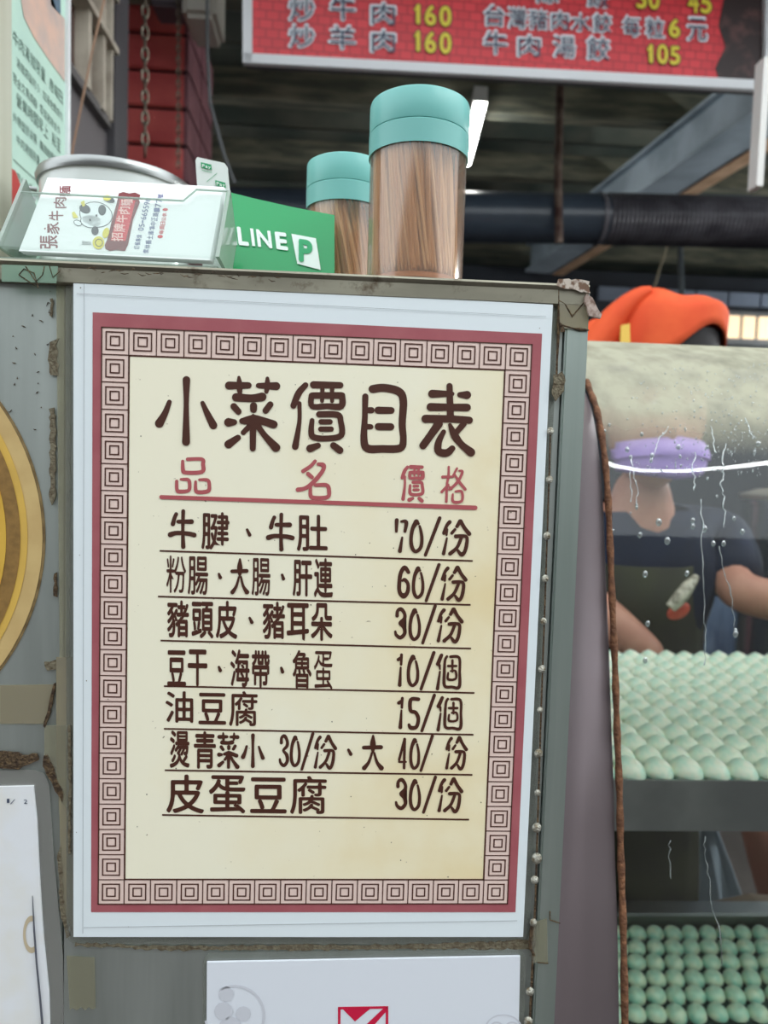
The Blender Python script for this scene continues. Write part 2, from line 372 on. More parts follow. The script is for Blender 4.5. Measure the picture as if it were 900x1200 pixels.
for i in range(8):
    x0 = a.x+(b.x-a.x)*i/8; x1 = a.x+(b.x-a.x)*(i+1)/8
    MB().box((x0,YW-.03,b.z),(x1-.012,YW,a.z)).build('panel', m_band, wb)
win = tag(MB().box((at(828,372,YW).x,YW-.05,at(870,406,YW).z),(at(1000,372,YW).x,YW,at(870,367,YW).z)).build('window_1', mat('window_frame_grey',(120,124,128),.5)), kind='structure')
m_lit = mat('daylit_pane', (255,228,190), .5, emit=.6)
for i in range(7):
    x0 = at(846+18*i,384,YW).x; x1 = at(846+18*i+14,384,YW).x
    MB().box((x0,YW-.06,at(870,399,YW).z),(x1,YW-.045,at(870,373,YW).z)).build('pane', m_lit, win)
# ---------- left wall with its window, tiled pillar
XW = -.42
wl = tag(MB().box((XW-.6,.75,-1.38),(XW-.02,1.14,1.5)).build('wall_left', mat('grey_brown_wall',(70,64,64),.6,col2=(96,88,88),nscale=6)), kind='structure')
w2 = tag(MB().box((XW-.02,.76,.645),(XW+.006,1.04,.66)).build('window_2', mat('sill_grey',(96,92,92),.45)), kind='structure')
m_cream = mat('cream_frame', (196,186,170), .5, col2=(160,148,134), nscale=20)
for (xa, wd) in ((104,.018),(121,.02),(131,.012)):
    p = atx(xa, 60, XW+.01); MB().box((XW-.015,p.y,.655),(XW+.010,p.y+wd*.75,.86)).build('window_bar', m_cream, w2)
for zz, th in ((.775,.010),(.862,.012)):
    MB().box((XW-.015,.76,zz),(XW+.016,1.05,zz+th)).build('window_rail', m_cream, w2)
MB().box((XW-.02,.76,.66),(XW-.012,1.05,1.1)).build('pane', mat('dark_reddish_pane',(72,44,42),.15), w2)
MB().box((XW-.02,.76,.30),(XW-.008,1.06,.645)).build('sill_board', mat('sill_board_grey',(110,104,106),.5), w2)
MB().box((XW-.02,1.06,.10),(XW+.006,1.14,1.28)).build('window_post', mat('grey_post',(74,72,76),.5), w2)
# pillar
YP = 1.62
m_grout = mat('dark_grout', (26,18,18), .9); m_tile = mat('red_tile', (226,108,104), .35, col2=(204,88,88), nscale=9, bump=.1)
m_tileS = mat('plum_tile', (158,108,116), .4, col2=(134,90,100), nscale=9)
pa = at(147,200,YP); pb = at(216,200,YP); z_lo = -1.38; z_hi = 1.28
pil = tag(MB().box((pa.x-.05,YP+.012,z_lo),(pb.x+.0,YP+.34,z_hi)).build('pillar', m_grout), kind='structure')
ys = [at(180,yy,YP).z for yy in (-4,40,82.5,127,171,212)]
pitch = (ys[1]-ys[4])/3; g = .009; k = 0; z = ys[1]
tiles = []
while z > -1.3:
    tiles.append((z-pitch+g, z)); z -= pitch
z = ys[1]+pitch
while z < 1.28: tiles.append((z-pitch+g, z)); z += pitch
for (z0, z1) in tiles[:14]+tiles[-12:]:
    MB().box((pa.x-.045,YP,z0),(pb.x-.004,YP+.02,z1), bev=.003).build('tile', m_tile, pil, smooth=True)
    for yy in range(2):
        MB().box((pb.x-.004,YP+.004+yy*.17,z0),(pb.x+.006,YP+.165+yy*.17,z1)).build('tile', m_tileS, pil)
# ceiling side darkness behind the pillar: short partition
# ================================================================== overhead things
bmd = thing('steel_beam', 'blue-grey steel roof beam running away diagonally behind the black duct', 'beam', at(760,210,3.2))
m_beam = mat('blue_grey_steel', (186,202,214), .5, col2=(150,166,178), nscale=6)
A = at(905,128,2.2); B = at(628,322,4.6)
zb = (A.z+B.z)/2
def beam_pt(px, py, Z): return atz(px, py, Z)
zB = 1.03; A = atz(905,138,zB); B = atz(652,306,zB); d = (B-A); A2 = A-d*.3; B2 = A+d*1.15
n = Vector((d.y,-d.x,0)).normalized()
def slab(p, q, n, o0, o1, z0, z1, mbx):
    vs = []
    for zz in (z0, z1):
        for (pp, oo) in ((p,o0),(q,o0),(q,o1),(p,o1)): v = pp+n*oo; vs.append(Vector((v.x, v.y, zz)))
    mbx.add(vs, [(3,2,1,0),(4,5,6,7),(0,1,5,4),(1,2,6,5),(2,3,7,6),(3,0,4,7)]); return mbx
slab(A2,B2,n,-.07,.07,zB,zB+.012,MB()).build('bottom_flange', m_beam, bmd)
slab(A2,B2,n,-.045,.045,zB+.012,zB+.125,MB()).build('web', m_beam, bmd)
slab(A2,B2,n,-.07,.07,zB+.125,zB+.137,MB()).build('top_flange', m_beam, bmd)
tb = slab(A2,B2,n,.072,.125,zB-.005,zB+.10,MB()).build('roof_timber', mat('raw_timber',(226,190,156),.7,col2=(196,156,122),nscale=10,stretch=(1,1,4)))
tag(tb, 'pale brown timber running along the right side of the blue-grey steel beam', 'timber')
YD = 1.75
dl = at(480,253,YD); dm = at(708,257,YD); dr = at(1000,263,YD)
duct = thing('exhaust_duct', 'thick black horizontal duct, smooth at left and ribbed at right', 'duct', dm)
rr = (at(600,226,YD)-at(600,285,YD)).length/2*.98
dl2 = at(200,249,YD)
MB().tube([dl2,dm],rr,32).build('smooth_pipe', mat('navy_black_pipe',(60,70,82),.3,col2=(50,58,70),nscale=5), duct, smooth=True)
pts = []; rs = []
nn = 60
for i in range(nn*2+1):
    pts.append(dm+(dr-dm)*(i/(nn*2))); rs.append(rr*(1.04 if i%2 else .98))
MB().tube([dm-(dr-dm).normalized()*.02]+pts, [rr*1.06]+rs, 28).build('ribbed_hose', mat('black_ribbed_hose',(84,82,88),.26,col2=(62,60,66),nscale=14), duct, smooth=20)
hr = MB().tube([Vector((at(657,80,YD).x,YD-rr-.02,1.29)),at(657,80,YD-rr-.02), at(654,200,YD-rr-.02), at(655,285,YD-rr-.02)], .011, 8).build('duct_hanger', mat('rusty_iron',(58,32,26),.8,col2=(120,104,92),nscale=18))
tag(hr, 'rusty iron strap hanging in front of the black duct', 'rod')
gr = MB().tube([Vector((at(799,300,3.0).x,3.07,1.19)), at(797,288,3.0), at(799,345,3.0)], .013, 8).build('grey_conduit', mat('grey_conduit_paint',(88,98,104),.5))
tag(gr, 'short grey vertical conduit below the duct, above the orange cap', 'pipe')
wr = MB().tube([Vector((at(788,240,2.56).x,2.57,1.19)), at(783,286,2.4), at(774,312,2.4), at(764,345,2.4)], .004, 6).build('thin_wire', mat('tan_wire',(128,118,96),.6))
tag(wr, 'thin tan wire slanting down under the ribbed duct', 'wire')
# fluorescent lamp beside the jar
lt = thing('fluorescent_lamp', 'lit white tube lamp showing just right of the tall toothpick jar', 'lamp', at(560,120,2.4))
L0 = atz(563,126,1.12); L1 = atz(547,190,1.12)
m_tube = mat('lit_tube', (255,255,250), .4, emit=16)
MB().tube([L0,L1], .014, 12).build('tube', m_tube, lt, smooth=True)
slab(L0,L1,Vector((1,0,0)),-.02,.02,1.137,1.18,MB()).build('housing', mat('white_enamel',(225,225,222),.4), lt)
for i_, (px_, py_, lb_) in enumerate(((2.6,2.6,'added fill tube lamp over the kitchen, unseen, out of the frame to the right'),(-1.6,3.2,'added fill tube lamp over the kitchen, unseen, out of the frame to the left'),(2.0,.95,'added fill tube lamp over the counter, unseen, right of the display case'))):
    kl = thing('fill_lamp', lb_, 'lamp', (px_,py_,.95))  # unseen tube lamps added to brighten the roof and interior
    MB().tube([(px_,py_,.70),(px_,py_+1.1,.70)], .02, 12).build('tube', mat('lit_tube_fill',(250,255,255),.4,emit=36), kl, smooth=True)
    MB().box((px_-.02,py_,.722),(px_+.02,py_+1.1,.75)).build('housing', MATS['white_enamel'], kl)
    for yy in (.1,1.0): MB().tube([(px_,py_+yy,.75),(px_,py_+yy,1.31)],.004,6).build('hanger', MATS['grey_conduit_paint'], kl)
# unseen tube lamp in front, bent so that its reflection in the glass curves
l2 = thing('hanging_lamp', 'unseen tube lamp in front of the stall, bent to curve its reflection in the glass', 'lamp', (.9,-.9,1.15))
arc_ = [(.47,-.48),(.60,-.72),(.71,-.89),(.82,-.98),(.93,-.96),(1.03,-.84),(1.14,-.62),(1.28,-.30),(1.42,.02)]
MB().tube([(x,y,1.15) for x,y in arc_], .02, 12).build('tube', mat('lit_tube_outer', (250,255,255), .4, emit=20), l2, smooth=True)
MB().tube([(x,y,1.185) for x,y in arc_], .016, 8).build('housing', MATS['white_enamel'], l2, smooth=True)
for x,y in (arc_[1],arc_[-2]): MB().tube([(x,y,1.19),(x,y,1.7)],.003,6).build('hanger', MATS['grey_conduit_paint'], l2)
# white box above the pillar
bx = thing('white_lamp_housing', 'cream white box fitting at the top edge beside the red menu board', 'box', at(225,20,1.5))
p0 = at(226,32,1.45); p1 = at(256,-40,1.45); MB().box((p0.x-.02,1.42,p0.z+.01),(p1.x,1.56,p1.z),bev=.012).build('body', mat('cream_plastic',(196,190,180),.4), bx, smooth=True)
p0 = at(180,14,1.5); p1 = at(228,-30,1.5); MB().box((p0.x,1.47,p0.z),(p1.x,1.55,p1.z),bev=.006).build('bracket', mat('dusty_purple_grey',(100,92,98),.5), bx, smooth=True)

# ---------- red menu board
YM = 1.30
mo = at(288,75,YM); mr = at(897,107,YM+.06)
n0 = (mr-mo); n0.z = 0; n0.normalize(); nrm = Vector((n0.y,-n0.x,0))
PM = lambda px, py, e=0: onp(px, py, mo+nrm*e, nrm)
sign = thing('menu_board', 'red hanging menu board with white frame and yellow prices', 'sign', mo)
def quad_on(P, pts): return MB().poly([P(*p) for p in pts])
MB().prism([PM(288,75),PM(897,107),PM(897,-60),PM(288,-60)], -nrm*.02).build('backing', mat('sign_backing',(90,90,92),.5), sign)
fr = MB()
for q in ([(286,66),(900,98),(900,109),(286,77)], [(285,-60),(296,-60),(296,77),(285,77)], [(893,-60),(899,-60),(899,108),(893,108)]):
    fr.prism([PM(x,y,.001) for x,y in q], nrm*.014)
fr.build('frame', mat('white_aluminium',(222,224,228),.35), sign)
m, N, L, P = nt('red_brick_print'); MATS['red_brick_print'] = m
tc = N.new('ShaderNodeTexCoord'); mp = N.new('ShaderNodeMapping'); mp.inputs['Rotation'].default_value = (math.pi/2,0,0); L.new(tc.outputs['Object'], mp.inputs[0])
br = N.new('ShaderNodeTexBrick'); br.inputs['Color1'].default_value = lin((222,52,62)); br.inputs['Color2'].default_value = lin((206,40,52)); br.inputs['Mortar'].default_value = lin((176,24,40))
br.inputs['Scale'].default_value = 1; br.inputs['Brick Width'].default_value = .027; br.inputs['Row Height'].default_value = .0185; br.inputs['Mortar Size'].default_value = .0015; L.new(mp.outputs[0], br.inputs['Vector'])
L.new(br.outputs[0], P.inputs['Base Color']); P.inputs['Roughness'].default_value = .4
quad_on(lambda x,y: PM(x,y,.002), [(290,74),(896,105),(896,-58),(290,-58)]).build('brick_print', m, sign)
# dark dish photo at the right end
pm = mat('dark_dish_print', (44,26,26), .4, col2=(112,72,70), nscale=26, thr=(.5,.8), detail=8)
quad_on(lambda x,y: PM(x,y,.003), [(846,103),(838,80),(850,55),(842,30),(858,-50),(896,-50),(896,106)]).build('dish_photo', pm, sign)
m_w = mat('sign_white', (226,228,236), .4); m_y = mat('sign_yellow', (226,208,60), .4); m_k = mat('sign_ink', (66,76,98), .4); m_kd = mat('sign_dark', (96,52,30), .4)
ch_ = [('炒',338,-6,369,25),('牛',386,-7,417,24),('肉',434,2,464,30),('炒',338,28,369,56),('羊',385,29,417,58),('肉',434,34,464,62),
 ('飯',687,-16,715,9),('條',625,-18,655,4),('台',567,5,592,31),('灣',595,8,617,34),('豬',619,10,642,35),('肉',645,12,667,36),('水',669,15,692,37),('餃',694,15,717,39),
 ('每',729,18,751,43),('粒',756,20,779,45),('元',805,20,829,48),('牛',566,35,595,64),('肉',606,40,634,67),('湯',648,41,675,68),('餃',687,42,715,71)]
mw = MB(); mk = MB()
for (c, x0, y0, x1, y1) in ch_:
    put_glyph(mw, c, x0-1, y0-1, x1+1, y1+1, lambda x,y: PM(x,y,.0045), .05, off=.045, sm=.02)
    put_glyph(mk, c, x0+2, y0+2, x1-1, y1-1, lambda x,y: PM(x,y,.0055), .05, off=.004, sm=.01)
mw.build('dish_names_outline', m_w, sign); mk.build('dish_names', m_k, sign)
my = MB(); mk = MB()
for (c, x0, y0, x1, y1) in [('1',484,5,494,28),('6',498,6,511,30),('0',515,7,529,31),('1',484,36,494,60),('6',498,37,511,62),('0',515,38,529,63),
   ('3',746,-14,758,10),('0',760,-13,773,11),('4',806,-10,819,15),('5',821,-9,834,16),('6',784,22,797,44),('1',757,52,767,74),('0',770,52,783,75),('5',785,54,797,76)]:
    for (mb_, e, g, er) in ((mk,.0045,1.2,3.4),(my,.0055,0,2.3)):
        if c == '1': put_strokes(mb_, [[(x0+6,y0+2,1),(x0+6,y1-2,1)],[(x0+3,y0+6,.7),(x0+6,y0+3,.8)]], lambda x,y:(x,y), er, lambda x,y: PM(x,y,e))
        else: put_glyph(mb_, c, x0-g, y0-g, x1+g, y1+g, lambda x,y: PM(x,y,e), .05, off=.05 if g else .03, sm=.012)
mk.build('price_outline', m_kd, sign); my.build('prices', m_y, sign)
ws = MB().box((at(896,66,1.0).x,1.0,at(896,218,1.0).z),(at(904,66,1.0).x,1.03,at(896,66,1.0).z)).build('hanging_card', mat('white_card_edge',(228,226,222),.5))
tag(ws, 'narrow white hanging card cut off by the right edge below the menu board', 'card')

# chains and cable
def chain(name, label, x, y0, y1, Y, lw, mt, grp):
    t = thing(name, label, 'chain', at(x,y1,Y), grp); p = at(x,y0,Y); q = at(x,y1,Y); Ls = (p-q).length; n = int(Ls/(lw*1.15))
    base = None
    for i in range(n):
        c = p+(q-p)*(i/n); a = (math.pi/2)*(i%2)+.3
        if i < 2:
            u = Vector((math.cos(a), math.sin(a), 0)); w = Vector((0,0,1)); pp = []
            for k in range(13):
                th = 2*math.pi*k/12; pp.append(c+u*math.cos(th)*lw*.36+w*math.sin(th)*lw*.8)
            o = MB().tube(pp, lw*.14, 6).build('link', mt, t, smooth=True)
            if i == 0: base = [o]; c0 = [c]
            else: base.append(o); c0.append(c)
        else:
            o = base[i%2].copy(); COL.objects.link(o); o.parent = t; o.location = base[i%2].location+(c-c0[i%2])
    return t
m_chain = mat('dull_chain', (150,142,128), .4, .8, col2=(92,72,56), nscale=60)
chain('chain', 'thicker steel chain hanging in front of the red tiled pillar', 170, -12, 188, 1.30, .018, m_chain, None)
chain('chain', 'thin rusty chain hanging at the right edge of the red tiled pillar', 209, -12, 200, 1.45, .011, m_chain, None)
cb = MB().tube([at(124,-8,.8),at(108,60,.8),at(98,110,.8),at(86,170,.8),at(80,215,.8)], .0016, 6).build('tan_cable', mat('tan_cable_skin',(150,116,92),.5), smooth=True)
tag(cb, 'thin tan cable hanging beside the edge of the pale green notice', 'cable')
# clear film strips hanging right of pillar
cf = MB()
pp = [Vector((at(240,40,1.35).x,1.35,1.3)),at(243,60,1.35),at(246,120,1.35),at(262,180,1.35),at(275,215,1.35)]
cf.tube(pp,.004,6); o = cf.build('grey_hose', mat('grey_hose_skin',(96,98,100),.4)); tag(o,'thin grey hose curving down right of the tiled pillar','hose')

# ================================================================== CABINET
Z_TOP = .1545
cab = thing('steel_cabinet', 'stained stainless steel cabinet carrying the taped-up price sheet', 'cabinet', (0,.2,-1.38))
Pz = lambda e: (lambda px, py: at(px, py, -e))
XR = .1195
seam = at(72,600,0).x; seamR = at(647,650,0).x
MB().box((-.62,.004,-1.38),(seam-.0006,.02,Z_TOP)).build('left_panel', m_panel, cab)
MB().box((seam+.0006,.003,-1.38),(seamR+.001,.02,Z_TOP)).build('front_panel', m_panel, cab)
MB().box((seamR+.0015,.0005,-1.38),(XR,.03,Z_TOP-.001),bev=.0008).build('corner_post', m_post, cab, smooth=True)
MB().box((XR-.003,.03,-1.38),(XR,.45,Z_TOP)).build('side_panel', m_panel, cab)
MB().box((-.62,.45,-1.38),(XR,.453,Z_TOP)).build('back_panel', m_panel, cab)
MB().box((-.62,.004,Z_TOP),(XR,.453,Z_TOP+.002)).build('top_plate', m_lip, cab)
# folded lip along the top, sagging outward slightly
lp = MB(); prof = [(.004,Z_TOP+.0021),(-.0010,Z_TOP+.0018),(-.0016,Z_TOP+.0008),(-.0008,Z_TOP-.0004),(-.0003,Z_TOP-.0008),(-.0003,Z_TOP-.0068),(.0004,Z_TOP-.0074),(.003,Z_TOP-.0076)]
prof2 = [(y,z+.0) for y,z in prof]
lp.prism([Vector((-.62,y,z)) for y,z in prof2], (XR-.0010+.62,0,0)).build('top_lip', m_lip, cab, smooth=True)
# weld beads / rivets down the post seam
m_weld = mat('weld_metal', (196,194,182), .35, .7, col2=(124,112,90), nscale=400, bump=.6, bscale=1200)
for (x,y,r) in [(645,505,3.4),(644,562,3.4),(641,628,3.6),(639,678,3.4),(637,728,3.2),(635,784,3.6),(633,832,3),(631,883,4.2),(630,929,3),(629,970,4.6),(629,1006,5.2),(626.6,1031,4),(625,1081,3.6),(621,1162,4.2),(619,1197,4.5)]:
    c = at(x,y,-.0006); rr_ = r*.335/870*1.25
    MB().ball(c, (rr_,rr_*.6,rr_*1.08), 12, 8).build('weld_bead', m_weld, cab, smooth=60)
# dark seam line
mb = MB()
for (xa,ya,xb,yb,w) in [(655,345,652,440,1.1),(645,500,640,660,.8),(640,660,633,860,.9),(633,860,627,1060,1),(627,1060,620,1210,1.2)]:
    mb.prism([at(xa-w,ya,.0005),at(xa+w,ya,.0005),at(xb+w,yb,.0005),at(xb-w,yb,.0005)],(0,-.0006,0))
mb.build('seam_grime', m_grime, cab)
def blob(pts, e, th, mt, name, parent, jag=1.0, label=None):
    """ragged thin flake standing on the steel, outline given in order"""
    q = []
    n = len(pts)
    for i in range(n):
        (x0,y0),(x1,y1) = pts[i], pts[(i+1)%n]
        k = max(1,int(math.hypot(x1-x0,y1-y0)/5))
        for j in range(k):
            t = j/k; q.append((x0+(x1-x0)*t+random.uniform(-jag,jag), y0+(y1-y0)*t+random.uniform(-jag,jag)))
    return MB().prism([at(x,y,-e) for x,y in q], (0,-th,0)).build(name, mt, parent, label=label)
YB = -.0006   # surface in front of panels (e = distance toward camera)
# grime flakes of old tape
blob([(0,880),(22,881),(28,885),(44,882),(46,890),(30,897),(24,900),(0,900)], -.0034, .0012, m_grime, 'grime_strip', cab, .8)
blob([(52,884),(57,884),(64,900),(75,930),(74,938),(66,925),(56,906),(52,896)], -.0034, .0012, m_grime, 'grime_flake', cab, .8)
blob([(64,800),(66,800),(60,835),(54,852),(51,850),(58,826)], -.0034, .001, m_grime, 'grime_flake', cab, .6)
blob([(59,480),(65,478),(66,510),(65,580),(62,592),(59,585)], -.0034, .0008, m_grime2, 'grime_flake', cab, 1.2)
blob([(60,400),(68,396),(67,418),(70,440),(61,440),(57,420)], -.0034, .0008, m_grime2, 'grime_flake', cab, 2)
blob([(60,350),(63,350),(62,372),(59,370)], -.0034, .0008, m_grime2, 'grime_flake', cab, 1)
blob([(64,672),(67,670),(67,700),(64,698)], -.0034, .0008, m_grime, 'grime_flake', cab, 1)
blob([(52,776),(75,770),(72,784),(56,786)], -.0034, .0006, m_grime2, 'grime_flake', cab, 1)
blob([(88,1104),(200,1109),(330,1107),(470,1107),(560,1104),(625,1100),(640,1106),(620,1112),(500,1112),(330,1113),(200,1113),(88,1108)], -.0026, .0004, m_grime2, 'grime_line', cab, 1.4)
blob([(80,850),(83,850),(84,900),(83,1000),(80,1000),(81,930)], -.0024, .0005, m_grime2, 'grime_line', cab, .7)
blob([(68,1000),(72,990),(76,1060),(82,1095),(78,1100),(71,1070)], -.0030, .0005, m_grime2, 'grime_flake', cab, 1.2)
blob([(648,440),(658,436),(663,446),(660,460),(650,470),(646,462)], .0001, .0009, m_grime2, 'grime_flake', cab, 1.2)
blob([(655,377),(660,380),(662,388),(656,390)], .0001, .0006, m_grime, 'rust_spot', cab, 1)
for pth in ([(655,352,1.2),(662,356,1),(670,371,1.6),(680,360,1),(686,352,1.4)],[(655,380,1.2),(672,385,1),(680,386,2.2),(690,387,1)],[(654,335,1),(655,360,1.2),(655,395,1.4),(652,440,.8)],[(633,345,.7),(640,338,1),(650,334,1.2),(665,338,1.4),(684,337,1.2),(690,345,1)],
            [(644,1068,.8),(645,1078,.8),(656,1082,.7)],[(624,1085,2.2),(621,1110,2.4),(626,1120,1.4)],[(630,1128,.8),(642,1129,.7)]):
    mb = MB(); pts = [at(x+random.uniform(-.7,.7),y,.0) for x,y,r in pth]; mb.tube(pts,[r*.33/870 for x,y,r in pth],6); mb.build('rust_crack', m_grime, cab)
# crumpled tape end at the top right corner
blob([(686,345),(692,350),(704,369),(702,374),(690,370),(684,356)], .0008, .0016, mat('dirty_pink_tape',(186,168,158),.5,col2=(120,92,80),nscale=400), 'tape_end', cab, .8)
blob([(655,327),(690,330),(690,345),(680,342),(660,338),(652,334)], .0009, .0008, mat('dusty_tape',(196,184,172),.6,col2=(112,84,66),nscale=260,thr=(.45,.55)), 'tape_end', cab, 1.4)
# flat strips of clear tape
def strip(pts, e, mt, th=.00012, name='tape_strip'): return MB().prism([at(x,y,-e) for x,y in pts],(0,-th,0)).build(name, mt, cab)
strip([(0,803),(64,802),(60,830),(52,848),(0,848)], -.0036, m_tape2)
strip([(66,770),(87,770),(87,1100),(72,1060),(70,960),(66,880)], -.0028, m_tape2)
strip([(52,850),(86,850),(86,960),(72,940),(52,884)], -.0026, m_tape)
strip([(655,350),(690,350),(689,387),(654,384)], .0001, m_tape2)
strip([(78,1120),(111,1122),(112,1181),(108,1183),(104,1180),(100,1184),(95,1180),(90,1184),(84,1181),(82,1184)], -.0026, m_tape)
strip([(66,332),(84,333),(82,770),(70,770)], -.0028, m_tape)
strip([(622,1082),(641,1076),(642,1128),(630,1127),(624,1129)], .0001, m_tape)
strip([(2,310),(68,312),(66,332),(2,330)], .0029, clear('green_tape',(220,240,228),.05,haze=.35,haze_col=(176,204,186),rough=.2))
mb = MB()
for i in range(46):       # black hairline grime along the lip and left seam
    if i < 26: x = 100+i*9+random.uniform(-4,4); y = 309+(x-0)*.036+random.uniform(1,7); e = .0028; dx = random.uniform(4,12); dy = random.uniform(-2,3)
    else: x = random.uniform(8,60); y = random.uniform(340,560); e = -.0036; dx = random.uniform(-5,5); dy = random.uniform(-4,4)
    a_ = at(x,y,-e); b_ = at(x+dx*.5,y+dy+random.uniform(-1.5,1.5),-e); c_ = at(x+dx,y+dy,-e); mb.tube([a_,b_,c_],[.0001,.00026,.0001],5)
mb.build('hairline_scratches', m_grime, cab, kind='stuff')
for pth in ([(22,322),(34,352-22),(45,338),(40,320),(28,315),(22,322)], [(30,312),(42,330),(50,322),(52,312)], [(58,312),(62,325),(70,318)]):
    MB().tube([at(x,y,-.0032) for x,y in pth], .00022, 5).build('glue_trace', m_grime, cab)

# ================================================================== PRICE SHEET
PS = .0004
sheet = thing('price_sheet', 'laminated cream price list with dark red border and brown brush lettering', 'sign', (0,0,-.146))
S_ = lambda e: (lambda px, py: at(px, py, -e))
m, N, L, P = nt('sheet_paper'); MATS['sheet_paper'] = m
P.inputs['Base Color'].default_value = lin((230,238,242)); P.inputs['Roughness'].default_value = .5; P.inputs['Coat Weight'].default_value = .5; P.inputs['Coat Roughness'].default_value = .12
m_paper = m
film = clear('laminate_film', (236,238,236), .03, haze=.12, haze_col=(200,200,192), rough=.1)
# film a little larger than the paper, round cornered
def round_rect(x0,y0,x1,y1,r,seg=5,skew=None):
    pts = []
    for cx,cy,a0 in ((x1-r,y0+r,-90),(x1-r,y1-r,0),(x0+r,y1-r,90),(x0+r,y0+r,180)):
        for k in range(seg+1):
            a = math.radians(a0+90*k/seg); pts.append((cx+r*math.cos(a), cy+r*math.sin(a)))
    return pts
def bil(q, u, v):
    (x0,y0),(x1,y1),(x2,y2),(x3,y3) = q
    return ((1-u)*(1-v)*x0+u*(1-v)*x1+u*v*x2+(1-u)*v*x3, (1-u)*(1-v)*y0+u*(1-v)*y1+u*v*y2+(1-u)*v*y3)
# slightly wavy laminated sheet: grid in (u,v), small bulges near the bottom edge
def bulge(u, v): return .00008*math.exp(-((u-.58)/.12)**2)*max(0,(v-.90)/.10)**2
q_film = [(77,322),(655,352),(620,1106),(78,1106)]
fp = [bil(q_film,x/100,y/100) for x,y in round_rect(0,0,100,100,2)]
MB().prism([at(x,y,.0026) for x,y in fp],(0,-.0002,0)).build('laminate_edge', film, sheet)
q_pap = [(86,328),(648,357),(613,1098),(86,1098)]
mb = MB(); nu, nv = 24, 24; vs = []
for j in range(nv+1):
    for i in range(nu+1):
        x,y = bil(q_pap,i/nu,j/nv); p = at(x,y,0); p.y -= bulge(i/nu,j/nv); vs.append(p)
mb.add(vs,[(j*(nu+1)+i,(j+1)*(nu+1)+i,(j+1)*(nu+1)+i+1,j*(nu+1)+i+1) for j in range(nv) for i in range(nu)])
bk = [at(*bil(q_pap,*c),.0024) for c in ((0,0),(1,0),(1,1),(0,1))]
b = len(mb.v); mb.add(bk,[(0,1,2,3)])
mb.build('paper', m_paper, sheet, smooth=True)
m_rose = mat('rose_border_print', (164,86,94), .5, coat=.5, coat_r=.12, col2=(172,96,102), nscale=60)
m_sq = mat('pale_pink_print', (236,210,200), .5, coat=.5, coat_r=.12)
m_cr = mat('cream_parchment_print', (232,222,186), .5, coat=.5, coat_r=.12, col2=(236,229,204), nscale=22, thr=(.35,.6))
m, N, L, P = nt('parchment'); MATS['parchment'] = m          # aged parchment print: darker amber toward its lower right margin
P.inputs['Roughness'].default_value = .5; P.inputs['Coat Weight'].default_value = .5; P.inputs['Coat Roughness'].default_value = .12
tc = N.new('ShaderNodeTexCoord'); n1 = N.new('ShaderNodeTexNoise'); n1.inputs['Scale'].default_value = 16; n1.inputs['Detail'].default_value = 5; L.new(tc.outputs['Object'], n1.inputs[0])
sx = N.new('ShaderNodeSeparateXYZ'); L.new(tc.outputs['Object'], sx.inputs[0])
ma = N.new('ShaderNodeMath'); ma.operation = 'MULTIPLY_ADD'; ma.inputs[1].default_value = 3.2; ma.inputs[2].default_value = -.02; L.new(sx.outputs[0], ma.inputs[0])
mz = N.new('ShaderNodeMath'); mz.operation = 'MULTIPLY_ADD'; mz.inputs[1].default_value = -1.1; L.new(sx.outputs[2], mz.inputs[0]); L.new(ma.outputs[0], mz.inputs[2])
ad = N.new('ShaderNodeMath'); ad.operation = 'ADD'; L.new(n1.outputs[0], ad.inputs[0]); L.new(mz.outputs[0], ad.inputs[1])
rp = N.new('ShaderNodeValToRGB'); E_ = rp.color_ramp.elements; E_[0].position = .22; E_[0].color = lin((248,242,218)); E_[1].position = .85; E_[1].color = lin((234,210,154))
e = rp.color_ramp.elements.new(.52); e.color = lin((246,235,202)); L.new(ad.outputs[0], rp.inputs[0])
n2 = N.new('ShaderNodeTexNoise'); n2.inputs['Scale'].default_value = 420; n2.inputs['Detail'].default_value = 2; L.new(tc.outputs['Object'], n2.inputs[0])
r2 = N.new('ShaderNodeValToRGB'); r2.color_ramp.elements[0].position = .74; r2.color_ramp.elements[1].position = .80; L.new(n2.outputs[0], r2.inputs[0])
mx = N.new('ShaderNodeMixRGB'); mx.inputs[2].default_value = lin((130,110,80)); L.new(r2.outputs[0], mx.inputs[0]); L.new(rp.outputs[0], mx.inputs[1]); L.new(mx.outputs[0], P.inputs['Base Color'])
m_parch = m
qo = [(108.6,366),(635.3,391),(604,1069),(106.7,1069)]
def patch(q, e, mt, name):
    mb = MB(); n = 16; vs = []
    for j in range(n+1):
        for i in range(n+1):
            vs.append(at(*bil(q,i/n,j/n),-e))
    mb.add(vs,[(j*(n+1)+i,(j+1)*(n+1)+i,(j+1)*(n+1)+i+1,j*(n+1)+i+1) for j in range(n) for i in range(n)])
    return mb.build(name, mt, sheet)
patch(qo, .00015, m_rose, 'rose_border')
